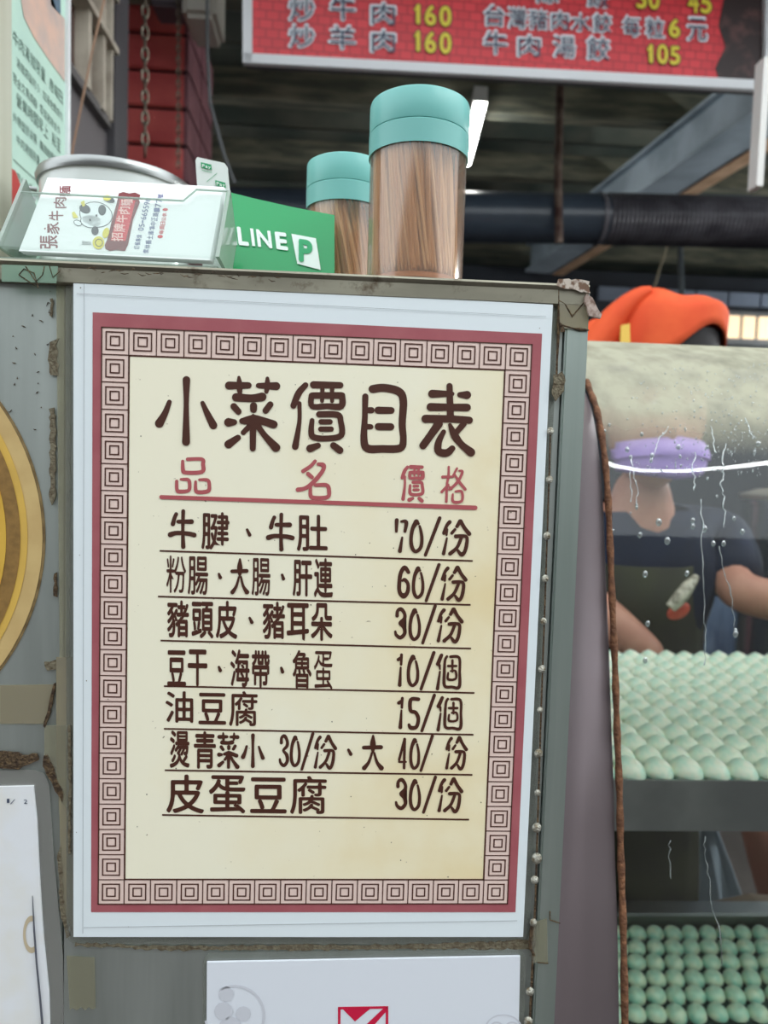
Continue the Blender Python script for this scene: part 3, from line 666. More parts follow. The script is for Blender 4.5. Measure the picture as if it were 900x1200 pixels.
# meander band in true sheet coordinates: 16 x 22 squares
u_ = .01177; W_, H_ = 16*u_, 22*u_
MB().prism([(-W_/2,-.0003,-H_/2),(W_/2,-.0003,-H_/2),(W_/2,-.0003,H_/2),(-W_/2,-.0003,H_/2)],(0,-.00002,0)).build('square_band', m_sq, sheet)
MB().prism([(-W_/2+u_,-.0004,-H_/2+u_),(W_/2-u_,-.0004,-H_/2+u_),(W_/2-u_,-.0004,H_/2-u_),(-W_/2+u_,-.0004,H_/2-u_)],(0,-.00002,0)).build('parchment_field', m_parch, sheet)
mb = MB(); yy = -.00055
def ring(cx, cz, h, t):
    o = [(-h,-h),(h,-h),(h,h),(-h,h)]; i_ = [(-h+t,-h+t),(h-t,-h+t),(h-t,h-t),(-h+t,h-t)]
    vs = [(cx+a,yy,cz+b) for a,b in o]+[(cx+a,yy,cz+b) for a,b in i_]
    mb.add(vs, [(k,(k+1)%4,4+(k+1)%4,4+k) for k in range(4)])
for i in range(16):
    for j in range(22):
        if i in (0,15) or j in (0,21):
            cx = -W_/2+(i+.5)*u_; cz = -H_/2+(j+.5)*u_; ring(cx,cz,u_*.5,u_*.02); ring(cx,cz,u_*.345,u_*.05); ring(cx,cz,u_*.185,u_*.05)
mb.build('nested_squares', m_ink, sheet)
mb = MB()
for (hx,hz) in ((W_/2,H_/2),(W_/2-u_,H_/2-u_)):
    t = u_*.045
    for a_,b_ in (((-hx,-hz),(hx,-hz+t)),((-hx,hz-t),(hx,hz)),((-hx,-hz),(-hx+t,hz)),((hx-t,-hz),(hx,hz))):
        mb.add([(a_[0],yy-.00001,a_[1]),(b_[0],yy-.00001,a_[1]),(b_[0],yy-.00001,b_[1]),(a_[0],yy-.00001,b_[1])],[(0,1,2,3)])
mb.build('band_outline', m_ink, sheet)
PT = S_(.0006)
mb = MB()
put_strokes(mb, HG['小']+HG['菜'], lambda x,y: (170+x/4.5, 430+y/4.5), 1.06/4.5, PT)
put_strokes(mb, HG['價']+HG['目']+HG['表'], lambda x,y: (330+x/3.75, 430+y/3.75), 1.06/3.75, PT)
mb.build('title_lettering', m_ink, sheet)
mb = MB(); put_strokes(mb, HG['品']+HG['名'], lambda x,y: (190+x/4.286, 530+y/4.286), 1.14/4.286, PT)
hand(mb,'價',470,545,497,589,PT,1.05); put_strokes(mb, HG['格'], lambda x,y: (440+x/6.923,530+y/6.923), 1/6.923, PT)
put_strokes(mb, [[(189,582.5,2.4),(370,588.5,2.4),(557,595,2.6)]], lambda x,y:(x,y), 1, PT)
mb.build('heading_lettering', m_pink, sheet)
shr = lambda y: .042-.04*(y-400)/670
rows = [
 [('牛',197,597,230,643),('腱',236,600,269,644),('、',288,619,294.5,629),('牛',312,601,345,646),('肚',348,603,384,646),('7',463,607.7,478,647.7),('0',480,609,496,648),('/',497,605.4,517,652),('份',518,608.7,552,652)],
 [('粉',195,651,218,695),('腸',220,652,244,697),('、',255,671,260,679),('大',270,654,292,697),('腸',295,654,317,698),('、',329,672,334,680.5),('肝',343,656,366,699),('連',368,654,390,700),('6',466,663,480.4,701),('0',483,664,497,701.7),('/',498,660,516,705.6),('份',516.5,663,547.6,705)],
 [('豬',196,703.5,221.5,747),('頭',224.5,705,250,748),('皮',253,704,278,748.5),('、',291,722.5,297,731.5),('豬',308,705,334,749),('耳',336,706.6,362,750),('朵',364.5,706.6,389.5,751),('3',462,712,476,749),('0',479,713,493,751),('/',494,708.5,511.5,755),('份',512,712,543,754)],
 [('豆',196,762,218,804),('干',220,761,243,804),('、',255,780,260,788),('海',270,761,292.5,805),('帶',295,762,316,806),('、',328,781,333,789.5),('魯',343,762,365,807),('蛋',368,763,389.5,808),('1',465,766,472,804.5),('0',477,767.5,491,805),('/',492,763,510,809),('個',511,766,540,809)],
 [('油',194,810,226.5,847),('豆',232.5,812,265,849),('腐',268.5,810,302,851),('1',465.5,817,473,854),('5',478,817.5,492,855),('/',493,813,510.5,858),('個',511.7,816,541.5,857)],
 [('燙',199,856,222,900),('青',227,857,253,901),('菜',255,858,280,901),('小',283,859.5,309.6,900),('3',327,860.6,338,899),('0',340,862,352,899),('/',352.5,858,368,903),('份',368,861,394.7,902),('、',406.7,877,413,886),('大',424,861,450,903),('4',466,864,477,902),('0',480,865,492,902),('/',492,861,508,904.5),('份',522,862.5,548,903)],
 [('皮',195,907.6,239,953),('蛋',245,908.5,287.5,953),('豆',293,911,336,953),('腐',340,909.5,383,954),('3',463,912,476.7,949),('0',479.5,913,493,950.5),('/',495,909,511.7,953.5),('份',513,911,542.7,953)]]
lines = [(187,645.5,554,657.3),(185,699,551.5,708.8),(188,750.6,552,760),(192,804,556,812),(192,854,555,861),(193,902.6,553.6,908),(190,955,549.7,960.5)]
for rw in rows:
    mb = MB()
    for (c,x0,y0,x1,y1) in rw:
        if c in HG: hand(mb,c,x0,y0,x1,y1,PT,1.0 if c in '份個牛' else 1.05)
        elif c == '、': put_strokes(mb,[[(x0+1.6,y0+1.6,1.5),(x1-1.9,y1-2.2,2.1)]],lambda x,y:(x,y),1,PT)
        else: put_glyph(mb,c,x0,y0,x1,y1,PT,shr(y0),off=(.006 if c in '粉蛋' else .022) if x1-x0<30 else .016,sm=.018)
    mb.build('item_lettering', m_ink, sheet)
mb = MB()
for (xa,ya,xb,yb) in lines:
    mb.add([PT(xa,ya-1),PT(xb,yb-1),PT(xb,yb+1),PT(xa,ya+1)],[(0,1,2,3)])
mb.build('ruled_lines', m_ink, sheet)
# small specks and the pencil cut lines on the laminate
mb = MB(); q2 = [(99,345),(636,374),(606,1082),(98,1085)]
for i in range(60):
    x,y = bil(q_pap, random.random(), random.random()); r = random.uniform(.3,.9); mb.add([PT(x+r*math.cos(k),y+r*math.sin(k)) for k in (0,1,2,3,4,5)],[tuple(range(6))])
mb.build('specks', m_grime2, sheet, kind='stuff')
m_hair = mat('faint_line', (176,180,184), .5)
mb = MB()
for (a_,b_) in (((98.5,332),(97,1094)),((90,344),(640,371)),((98,1087),(606,1079))):
    w = .35; v = abs(a_[0]-b_[0]) < 20
    if v: mb.add([PT(a_[0]-w,a_[1]),PT(a_[0]+w,a_[1]),PT(b_[0]+w,b_[1]),PT(b_[0]-w,b_[1])],[(0,1,2,3)])
    else: mb.add([PT(a_[0],a_[1]-w),PT(b_[0],b_[1]-w),PT(b_[0],b_[1]+w),PT(a_[0],a_[1]+w)],[(0,1,2,3)])
mb.build('trim_lines', m_hair, sheet)

# ================================================================== other papers on the cabinet
n2 = thing('white_notice', 'laminated white sheet with a red tick box below the price list', 'sign', at(420,1260,0))
MB().prism([at(x,y,.0022) for x,y in [bil([(238,1116),(616,1112),(606,1560),(236,1560)],a/100,b/100) for a,b in round_rect(0,0,100,100,3)]],(0,-.0002,0)).build('laminate_edge', film, n2)
MB().prism([at(x,y,.0018) for x,y in ((243,1126),(609,1119),(600,1550),(241,1550))],(0,-.0012,0)).build('paper', mat('notice_paper',(226,230,238),.5,coat=.4,coat_r=.12), n2)
PN = S_(-.0004)
m_red = mat('crimson_print', (206,22,66), .45, coat=.3)
mb = MB()
def stroke_quad(mb, pts, P): mb.add([P(*p) for p in pts],[tuple(range(len(pts)))])
stroke_quad(mb,[(396,1180),(455,1179),(455,1182),(396,1183)],PN); stroke_quad(mb,[(396,1180),(399,1180),(399,1240),(396,1240)],PN); stroke_quad(mb,[(452,1180),(455,1180),(455,1240),(452,1240)],PN); stroke_quad(mb,[(396,1237),(455,1237),(455,1240),(396,1240)],PN)
stroke_quad(mb,[(402,1183),(434,1182),(416,1197)],PN); stroke_quad(mb,[(449,1182),(452,1182),(452,1186),(420,1222),(414,1215)],PN)
mb.build('tick_box', m_red, n2)
mb = MB(); gry = mat('faint_grey_print',(206,208,216),.5)
def annul(mb, cx, cy, r, w, P, a0=0, a1=360, ry=1):
    n = 28; vs = []
    for k in range(n+1):
        a = math.radians(a0+(a1-a0)*k/n); vs += [P(cx+(r-w)*math.cos(a), cy+(r-w)*ry*math.sin(a)), P(cx+r*math.cos(a), cy+r*ry*math.sin(a))]
    mb.add(vs,[(2*k,2*k+1,2*k+3,2*k+2) for k in range(n)])
annul(mb,275,1190,36,3,PN,-120,170); 
for (cx,cy,r) in ((265,1165,9),(262,1185,11),(285,1188,9),(270,1205,14)): mb.add([PN(cx+r*math.cos(k*.5236),cy+r*math.sin(k*.5236)) for k in range(12)],[tuple(range(12))])
annul(mb,590,1206,22,2,PN,180,360,.8); annul(mb,582,1206,9,2,PN); annul(mb,600,1206,9,2,PN)
mb.build('faint_emblem', gry, n2)
# lower left: paper in a worn sleeve
n3 = thing('worn_paper', 'worn white paper in a clear sleeve at the lower left, brown stained', 'paper', at(0,1500,0))
MB().prism([at(x,y,.0034) for x,y in ((-140,902),(40,902),(52,906),(58,920),(64,1010),(74,1120),(80,1500),(-140,1500))],(0,-.0003,0)).build('sleeve', clear('sleeve_film',(225,225,222),.06,haze=.25,haze_col=(196,196,192),rough=.15), n3)
MB().prism([at(x,y,.003) for x,y in ((-130,924),(40,920),(44,960),(48,1040),(52,1100),(58,1160),(62,1300),(64,1500),(-130,1500))],(0,-.001,0)).build('paper', mat('stained_paper',(230,232,236),.6,col2=(226,224,216),nscale=30), n3)
P3 = S_(-.0017)
mb = MB(); put_glyph(mb,'1',8,936,11,941,P3); put_glyph(mb,'2',28,937,32,942,P3); stroke_quad(mb,[(12,942),(17,936.5),(17.6,937),(12.6,942.6)],P3); mb.build('small_lettering', m_k, n3)
MB().tube([at(38,1050,.0016),at(40,1090,.0012),at(43,1130,.0012),(at(47,1170,.0012)),at(50,1205,.0012)],[.00015,.0004,.0004,.00045,.0005],6).build('dark_line', mat('dark_line_grey',(84,86,96),.6), n3, label='thin dark line')  # thin dark line down the paper, finest at its upper end
mb = MB(); annul(mb,37,1095,10,3,P3,60,290,2.2); mb.build('brown_stain', mat('tea_stain',(196,180,152),.6), n3)
# round yellow sticker
st = thing('round_sticker', 'large round yellow sticker with brown ring cut off by the left edge', 'sticker', at(-100,790,0))
cS = at(-227,624,.0034); rS = at(53,624,.0034).x-cS.x
def disc(r, e, name, mt, n=96):
    MB().prism([(cS.x+r*math.cos(2*math.pi*k/n), .0038-e, cS.z+r*math.sin(2*math.pi*k/n)) for k in range(n)],(0,-.00015,0)).build(name, mt, st)
disc(rS, 0, 'rim', mat('sticker_edge',(138,116,78),.6,col2=(104,84,52),nscale=200)); disc(rS-.0012,.0003,'face',mat('sticker_buff',(206,178,122),.5,col2=(196,166,112),nscale=80))
disc(rS-.0075,.0006,'yellow_band',mat('sticker_yellow',(216,176,84),.5,col2=(206,168,84),nscale=60)); disc(rS-.0105,.0009,'brown_ring',mat('sticker_brown',(146,112,62),.5,col2=(128,98,54),nscale=300)); disc(rS-.0165,.0012,'center',mat('sticker_amber',(214,172,72),.5,col2=(206,160,60),nscale=30))

# ================================================================== toothpick jars
ZT = Z_TOP+.002
m_lid = mat('aqua_plastic', (122,192,186), .32, col2=(126,196,190), nscale=30, sss=0)
m_lid2 = mat('aqua_plastic_ring', (118,184,178), .34)
m_wall = clear('jar_plastic', (246,238,232), .05, haze=.11, haze_col=(222,192,172), rough=.12)
def pick_mat():
    m, N, L, P = nt('toothpick_wood'); g = N.new('ShaderNodeNewGeometry'); rp = N.new('ShaderNodeValToRGB')
    rp.color_ramp.elements[0].color = lin((206,164,112)); rp.color_ramp.elements[1].color = lin((252,232,190)); L.new(g.outputs['Random Per Island'], rp.inputs[0])
    L.new(rp.outputs[0], P.inputs['Base Color']); P.inputs['Roughness'].default_value = .7; return m
m_pick = pick_mat()
def jar(loc, Rj, H, label, plabel, lean=(.10,.05), seed=1):
    rnd = random.Random(seed)
    t = thing('toothpick_jar', label, 'jar', loc, None); L0 = Vector(loc); hl = H*.29
    MB().lathe([(0,0),(Rj*.9,0),(Rj*.97,.001),(Rj*.97,H-hl+.002),(Rj*.93,H-hl+.002),(Rj*.93,.0025),(0,.0025)], L0, 56).build('jar_body', m_wall, t, smooth=True)
    MB().lathe([(0,.0025),(Rj*.9,.0026),(Rj*.9,.005),(0,.005)], L0, 40).build('jar_foot', mat('amber_base',(206,150,104),.3), t, smooth=True)
    z0 = H-hl
    MB().lathe([(Rj*.95,z0+.0005),(Rj,z0),(Rj*1.0,z0+.001),(Rj*1.005,z0+hl*.40),(Rj*.985,z0+hl*.42),(Rj*.95,z0+hl*.42)], L0, 64).build('lid_ring', m_lid2, t, smooth=True)
    MB().lathe([(Rj*.95,z0+hl*.425),(Rj*.99,z0+hl*.43),(Rj,z0+hl*.45),(Rj,z0+hl*.93),(Rj*.985,z0+hl*.975),(Rj*.94,z0+hl),(0,z0+hl*1.0)], L0, 64).build('lid', m_lid, t, smooth=True)
    pk = MB(); ph = H*.68
    for i in range(280):
        rr_ = Rj*.80*math.sqrt(rnd.uniform(.0,1)) if i < 60 else Rj*rnd.uniform(.70,.86); a = rnd.uniform(0,6.283)
        b0 = Vector((rr_*math.cos(a), rr_*math.sin(a), .0055+rnd.uniform(0,.003)))
        dx = -lean[0]*ph+rnd.uniform(-.07,.07)*ph; dy = rnd.uniform(-.04,.04)*ph
        tp = Vector((b0.x+dx, b0.y+dy, b0.z+ph-rnd.uniform(0,.003)))
        for q in (tp,b0):
            l = math.hypot(q.x,q.y)
            if l > Rj*.88: q.x *= Rj*.88/l; q.y *= Rj*.88/l
        r = .00075; pk.tube([L0+b0, L0+b0.lerp(tp,.06), L0+b0.lerp(tp,.94), L0+tp],[r*.35,r,r,r*.35],6)
    o = pk.build('toothpicks', m_pick, None); tag(o, plabel, 'toothpicks', None, 'stuff')
    return t
c1 = at(486,318,.030); jar((c1.x,.030,ZT), (at(546,200,.030).x-at(430,200,.030).x)/2, at(486,94,.005).z-ZT, 'tall clear toothpick jar with aqua lid standing at the front', 'bundle of toothpicks inside the front, taller-looking jar', seed=3)
Y2 = .115; x0 = at(359,230,Y2).x; R2 = .0232
jar((x0+R2,Y2,ZT), R2, at(402,176,Y2-R2).z-ZT, 'clear toothpick jar with aqua lid half hidden behind the front jar', 'bundle of toothpicks inside the jar behind, half hidden', lean=(.2,.05), seed=8)

# ================================================================== business cards in holder
ang = math.radians(36)
bl = at(22,294,.012); brt = at(246,305,.012); xd = (brt-bl); Wc = xd.length; xd.normalize(); ud = Vector((0,math.sin(ang),math.cos(ang)))
ud = (ud-xd*ud.dot(xd)).normalized(); nd = xd.cross(ud).normalized()    # nd points away (+y) or toward
if nd.y > 0: nd = -nd
def CT(o): 
    Mx = Matrix((( xd[0],ud[0],nd[0]),(xd[1],ud[1],nd[1]),(xd[2],ud[2],nd[2]))).to_4x4(); Mx.translation = o; return Mx
HC = .0535
# keep the lowest corner just above the plate
T0 = CT(bl)
m_card = mat('card_stock', (238,236,238), .45, coat=.2)
cards = []
for k in range(9):
    T = CT(bl-nd*(.0006*k)+ud*(0.00045*k+.0002*(k%2))+xd*(.0003*((k*7)%3)))
    c = MB().box((0,0,-.0004),(Wc,HC,.0),T).build('business_card', m_card)
    if k == 0: c0 = c
    cards.append(c)
    if k: tag(c, 'blank white edge of a card stacked behind the printed business card', 'card', 'business cards behind the front one')
tag(cards[0], 'front business card with cow drawing and dark red noodle shop name', 'card')
PC = lambda px, py, e=.0001: onp(px, py, bl+nd*e, nd)
def cpart(mb, name, mt): return mb.build(name, mt, cards[0])
m_dr = mat('dark_red_ink', (122,34,42), .5); m_bl = mat('slate_blue_ink', (104,108,150), .5); m_dk = mat('charcoal_ink', (58,58,66), .5); m_yl = mat('yellow_ink', (222,204,70), .5); m_rd = mat('bright_red_ink', (206,36,52), .5)
PCz = lambda x, y: PC(20+x/3.46, 200+y/3.46)
def shc(k): return lambda X, Y: (X, Y+k*(X-100))
mb = MB()
for (c,x0,y0,x1,y1) in [('張',93,262,165,316),('家',110,208,172,258),('牛',128,162,188,202),('肉',148,108,200,152),('麵',170,62,218,105)]:
    put_glyph(mb,c,x0,y0,x1,y1,PCz,0,rot=1,off=.014,sm=.008)
cpart(mb,'shop_name',m_dr)
def ell(mb, cx, cy, rx, ry, P, n=20, a=0):
    mb.add([P(cx+rx*math.cos(2*math.pi*k/n)*math.cos(a)-ry*math.sin(2*math.pi*k/n)*math.sin(a), cy+rx*math.cos(2*math.pi*k/n)*math.sin(a)+ry*math.sin(2*math.pi*k/n)*math.cos(a)) for k in range(n)],[tuple(range(n))])
P1 = lambda x,y: PC(20+x/3.46,200+y/3.46,.00012); P2 = lambda x,y: PC(20+x/3.46,200+y/3.46,.00018); P3c = lambda x,y: PC(20+x/3.46,200+y/3.46,.00024); P4c = lambda x,y: PC(20+x/3.46,200+y/3.46,.0003)
mb = MB(); ell(mb,320,178,68,52,P1,24,.2); ell(mb,300,205,44,28,P1,20,.1); ell(mb,246,212,18,12,P1,14,.4); cpart(mb,'cow_outline',m_dk)
mb = MB(); ell(mb,320,178,65,49,P2,24,.2); ell(mb,300,205,41,25,P2,20,.1); ell(mb,246,212,15,9,P2,14,.4); cpart(mb,'cow_face',mat('print_white',(236,236,240),.5))
mb = MB(); ell(mb,275,155,24,18,P3c,14,.5); ell(mb,345,160,16,22,P3c,14); ell(mb,316,243,15,18,P3c,14); ell(mb,372,115,26,12,P3c,12,.4); ell(mb,296,200,4,6,P4c,8); ell(mb,322,182,4,5,P4c,8); cpart(mb,'cow_patches',m_dk)
mb = MB(); mb.poly([P4c(*p) for p in ((222,170),(232,165),(248,190),(228,192))]); mb.poly([P4c(*p) for p in ((258,128),(272,120),(276,142),(266,146))]); ell(mb,365,110,16,12,P4c); ell(mb,330,292,24,26,P4c); ell(mb,360,252,13,22,P4c,12,.3); cpart(mb,'yellow_details',m_yl)
mb = MB()
for k in range(3): mb.poly([P4c(262,285+k*6),P4c(300,290+k*4),P4c(300,291.5+k*4),P4c(262,287+k*6)])
annul(mb,332,292,16,3,lambda x,y: PC(20+x/3.46,200+y/3.46,.00036)); cpart(mb,'bowl_lines',m_dk)
mb = MB(); mb.poly([P2(*p) for p in ((412,92),(430,86),(455,92),(478,88),(500,98),(494,118),(498,128),(470,200),(450,300),(438,326),(400,322),(375,326),(358,316),(356,300),(365,280),(385,200),(405,128))]); cpart(mb,'name_plaque',mat('maroon_print',(112,18,26),.5))
mb = MB(); mb.poly([P3c(*p) for p in ((418,118),(480,122),(440,285),(380,283))]); cpart(mb,'plaque_red',m_rd)
mb = MB()
for (c,x0,y0,x1,y1) in [('招',382,252,430,286),('牌',392,215,438,248),('牛',402,180,448,210),('肉',412,146,458,176),('麵',420,116,470,142)]: put_glyph(mb,c,x0,y0,x1,y1,P4c,0,rot=1,off=.02)
cpart(mb,'plaque_lettering',mat('pale_pink_ink',(240,190,186),.5))
PB = lambda x,y: PC(130+x/6, 205+y/6,.00014)
def vtext(mb, s, xa, ya, xb, yb, w, P):
    n = len(s)
    for i,c in enumerate(s):
        if c == ' ': continue
        t0 = i/n; t1 = (i+.86)/n; y1 = ya+(yb-ya)*t0; y0 = ya+(yb-ya)*t1; xc = xa+(xb-xa)*(t0+t1)/2
        k = .5 if c == '-' else 1
        put_glyph(mb,c,xc-w/2*(.25 if c=='-' else 1),y0,xc+w/2*(.25 if c=='-' else 1),y1,P,0,rot=1,off=.012)
mb = MB(); vtext(mb,'訂餐專線 05-665596',178,520,262,160,40,PB); vtext(mb,'雲林縣土庫鎮中正路177號',245,550,352,130,42,PB); cpart(mb,'contact_lines',m_bl)
mb = MB(); vtext(mb,'每周日公休',352,415,380,262,34,PB); ell(mb,346,433,19,12,PB); ell(mb,382,243,19,10,PB); cpart(mb,'closing_day',m_rd)
# acrylic holder
m_acr = clear('acrylic', (244,248,246), .0, haze=.02, haze_col=(210,222,214), rough=.03)
m_acre = clear('acrylic_edge', (200,220,206), .12, haze=.35, haze_col=(196,208,198), rough=.08)
hold = thing('card_holder', 'clear acrylic desk holder full of business cards', 'card holder', (bl+xd*Wc/2-nd*.01)-Vector((0,0,.002)))
e0 = .0012
fr_poly = [(-.0075,-.001),(Wc+.003,-.001),(Wc+.003,.047),(Wc*.86,.047),(Wc*.80,.038),(-.0075,.038)]
MB().prism([T0@Vector((x,y,.0015)) for x,y in fr_poly], nd*.0016).build('front_wall', m_acr, hold)
bd = -.026
for x in (-.0090,Wc+.003):
    MB().prism([T0@Vector((x,y,z)) for y,z in ((-.001,.003),(.047,.003),(.047,bd),(.018,bd))], xd*.0016).build('side_wall', m_acre, hold)
MB().prism([T0@Vector((x,y,bd)) for x,y in ((-.009,.018),(Wc+.0046,.018),(Wc+.0046,.050),(-.009,.050))], -nd*.0014).build('back_wall', m_acr, hold)
MB().tube([T0@Vector((-.008,.038,.0023)),T0@Vector((Wc*.80,.038,.0023)),T0@Vector((Wc*.86,.047,.0023)),T0@Vector((Wc+.0035,.047,.0023))],.0005,6).build('front_rim', m_acre, hold)
# base block resting on the plate
zb0 = min((T0@Vector((x,-.001,.003))).z for x in (-.0075,Wc+.003))
MB().box(((T0@Vector((-.009,0,0))).x, .006, ZT),((T0@Vector((Wc+.0046,0,0))).x, .040, ZT+.0022)).build('base', m_acre, hold)

# ================================================================== bowl, little stand, green stand, notice board
YBo = .26; bc = at(137,200,YBo); rb = (at(226,215,YBo).x-at(46,205,YBo).x)/2*.97
tiltM = Matrix.Rotation(math.radians(3),4,'Y')
bowl = thing('enamel_pot', 'white enamel pot with steel rim behind the business card holder', 'pot', (bc.x,YBo,ZT))
hb = at(112,183,YBo-rb).z-ZT
MB().lathe([(0,0),(rb*.80,0),(rb*.86,.004),(rb*.95,hb*.5),(rb*.97,hb-.005),(rb*.93,hb-.005),(rb*.9,hb*.5),(rb*.8,.006),(0,.006)],(bc.x,YBo,ZT),56).build('body', mat('white_enamel_gloss',(218,224,222),.18,coat=.6), bowl, smooth=True)
MB().lathe([(rb*.93,hb-.006),(rb*1.0,hb-.006),(rb*1.02,hb-.002),(rb*1.0,hb+.001),(rb*.94,hb+.001),(rb*.93,hb-.006)],(bc.x,YBo,ZT),56).build('steel_rim', m_steel, bowl, smooth=True)
for s in (-1,1):
    a0 = math.radians(205 if s<0 else 20); c = Vector((bc.x+rb*math.cos(a0),YBo+rb*math.sin(a0),ZT+hb*.86)); d_ = Vector((math.cos(a0),math.sin(a0),0)); tt = Vector((-d_.y,d_.x,0))
    MB().tube([c-tt*.012,c-tt*.011+d_*.008,c+tt*.011+d_*.008,c+tt*.012],.0018,8).build('handle', m_steel, bowl, smooth=True)
# small white tent card with green logos
YS_ = .10
def slabq(pts, Y, th, name, mt, parent=None, lean=0):
    return MB().prism([at(x,y,Y+lean*(300-y)/100) for x,y in pts],(0,th,0)).build(name, mt, parent)
sc_ = thing('logo_plaque', 'small white plaque with green pay logos beside the red pillar', 'plaque', at(250,300,YS_))
slabq([(238,320),(229,188),(231,184),(263,191),(266,195),(278,318)], YS_, .003, 'plate', mat('white_plastic',(226,232,228),.4), sc_)
m_gr = mat('logo_green', (22,158,98), .35)
PSm = lambda x,y: at(225+x/6.2,180+y/6.2,YS_-.0004)
mb = MB(); mb.poly([PSm(*p) for p in ((64,62),(140,80),(143,118),(68,104))]); mb.poly([PSm(*p) for p in ((168,192),(242,212),(246,250),(172,232))]); mb.poly([PSm(*p) for p in ((72,118),(145,134),(145,138),(72,122))]); mb.poly([PSm(*p) for p in ((105,204),(180,142),(182,145),(107,207))]); mb.build('green_logos', m_gr, sc_)
mb = MB(); PSn = lambda x,y: at(225+x/6.2,180+y/6.2,YS_-.0008)
for i,c in enumerate('Pay'): put_glyph(mb,c,74+22*i,76+5*i+(6 if i else 0),92+22*i,100+5*i+(6 if c=='y' else 0),PSn,.2,off=.02)
for i,c in enumerate('Pay'): put_glyph(mb,c,178+22*i,206+5*i+(6 if i else 0),196+22*i,232+5*i+(6 if c=='y' else 0),PSn,.2,off=.02)
mb.build('pay_lettering', mat('print_white2',(228,236,230),.4), sc_)
# green payment stand, a leaning acrylic block
gs = thing('payment_stand', 'glossy green payment stand with white lettering between cards and jars', 'sign', at(315,312,.06))
_go = at(315,312,.07); _gn = Vector((0,-math.cos(.38),math.sin(.38)))
def PG(x,y,e=0): return onp(x,y,_go+_gn*e,_gn)
MB().prism([PG(*p) for p in ((268,330),(262,228),(264,224),(300,233),(345,243),(392,252),(392,330))],(0,.008,0)).build('panel', mat('glossy_green',(4,150,84),.25,coat=.25,coat_r=.02), gs)
PGl = lambda x,y: PG(225+x/6.2,180+y/6.2,.0006)
def shx(X,Y): return (X+.12*(Y-600), Y+.13*(X-500))
mb = MB()
for (c,x0,x1,y0,y1) in (('L',330,405,552,685),('I',428,450,552,680),('N',470,575,552,680),('E',605,690,552,680)):
    put_glyph(mb,c,x0,y0,x1,y1,PGl,shx,off=.04 if c!='I' else .02,sm=.004)
mb.build('lettering', mat('print_white3',(226,240,232),.3), gs)
mb = MB(); mb.poly([PGl(*p) for p in ((722,582),(900,615),(935,845),(765,800))]); mb.build('white_square', MATS['print_white3'], gs)
mb = MB(); put_glyph(mb,'P',775,625,875,790,lambda x,y: PG(225+x/6.2,180+y/6.2,.001),.15,off=.05,sm=.004); mb.build('square_letter', m_gr, gs)
slabq([(276,332),(300,260),(312,262),(330,332)], .14, .004, 'rear_leg', m_acre, gs)

# pale green notice on the left, in a clear stand running away from the camera
XN = -.25
nb = thing('pale_green_notice', 'pale green handwritten notice in a clear sleeve at the upper left', 'notice', (XN,atx(45,200,XN).y,ZT))
yA = atx(12,100,XN).y; yB = atx(76,100,XN).y; zt = .62
MB().box((XN-.003,yA,ZT),(XN,yB,zt)).build('paper', mat('mint_paper',(196,226,210),.6,col2=(188,218,204),nscale=20), nb)
MB().box((XN-.006,yB,ZT),(XN+.003,yB+.006,zt)).build('sleeve_edge', mat('white_sleeve',(226,230,232),.3), nb)
MB().box((XN-.008,yA-.045,ZT),(XN+.002,yA-.002,zt)).build('near_border', mat('cream_sleeve',(186,186,166),.4,col2=(204,204,188),nscale=20,stretch=(1,1,.1)), nb)
# photo patch at top
def PX(x,y,e=.0004): return atx(x,y,XN+e)
mb = MB(); mb.poly([PX(*p) for p in ((20,-30),(28,20),(40,44),(56,68),(76,96),(76,22),(66,12),(54,-30))]); mb.build('photo', mat('peach_photo',(222,186,168),.4,col2=(190,174,168),nscale=26), nb)
mb = MB(); mb.poly([PX(*p) for p in ((56,-30),(60,6),(71,18),(71,-30))]); mb.build('blue_label', mat('slate_label',(84,112,130),.4), nb)
m_gk = mat('notice_ink', (92,116,106), .6)
rows_n = ['牛肉湯麵限量供應每日現煮歡迎外帶請先點餐謝謝','湯麵類皆附小菜加湯免費請勿浪費食物感謝您','現金交易請自備零錢謝謝合作敬請見諒店家','營業時間早上十點至下午八點公休日另告','外帶塑膠袋需加購請自備購物袋愛護地球']
# lines of handwriting on the notice: true horizontal rows on its plane
mb = MB()
ztop = .60; rowh = .022
for ri in range(14):
    z = atx(14,30+ri*0,XN).z-.012-ri*.0145
    if z < ZT+.02: break
    s = rows_n[ri%5]
    if ri in (6,9): 
        mb.add([(XN+.0005,yA+.004,z),(XN+.0005,yB-.012,z),(XN+.0005,yB-.012,z+.0007),(XN+.0005,yA+.004,z+.0007)],[(0,1,2,3)]); continue
    hs = .0075 if ri%3 else .0105; yy0 = yA+.004+.006*(ri%2)
    for i,c in enumerate(s):
        if i%7 == 6 or yy0+hs > yB-.004: 
            yy0 += hs*.7; 
            if yy0+hs > yB-.004: break
            continue
        A_,F_ = glyph(c,.01,-.006)
        mb.add([(XN+.0005, yy0+hs*.86*a_[0], z+hs*a_[1]+random.uniform(-.0001,.0001)) for a_ in A_],F_); yy0 += hs
mb.build('handwriting', m_gk, nb)
mb = MB(); mb.poly([PX(*p,.0007) for p in ((12,196),(18,200),(26,222),(26,262),(12,258))]); mb.build('red_stamp', mat('stamp_red',(196,70,66),.5), nb)

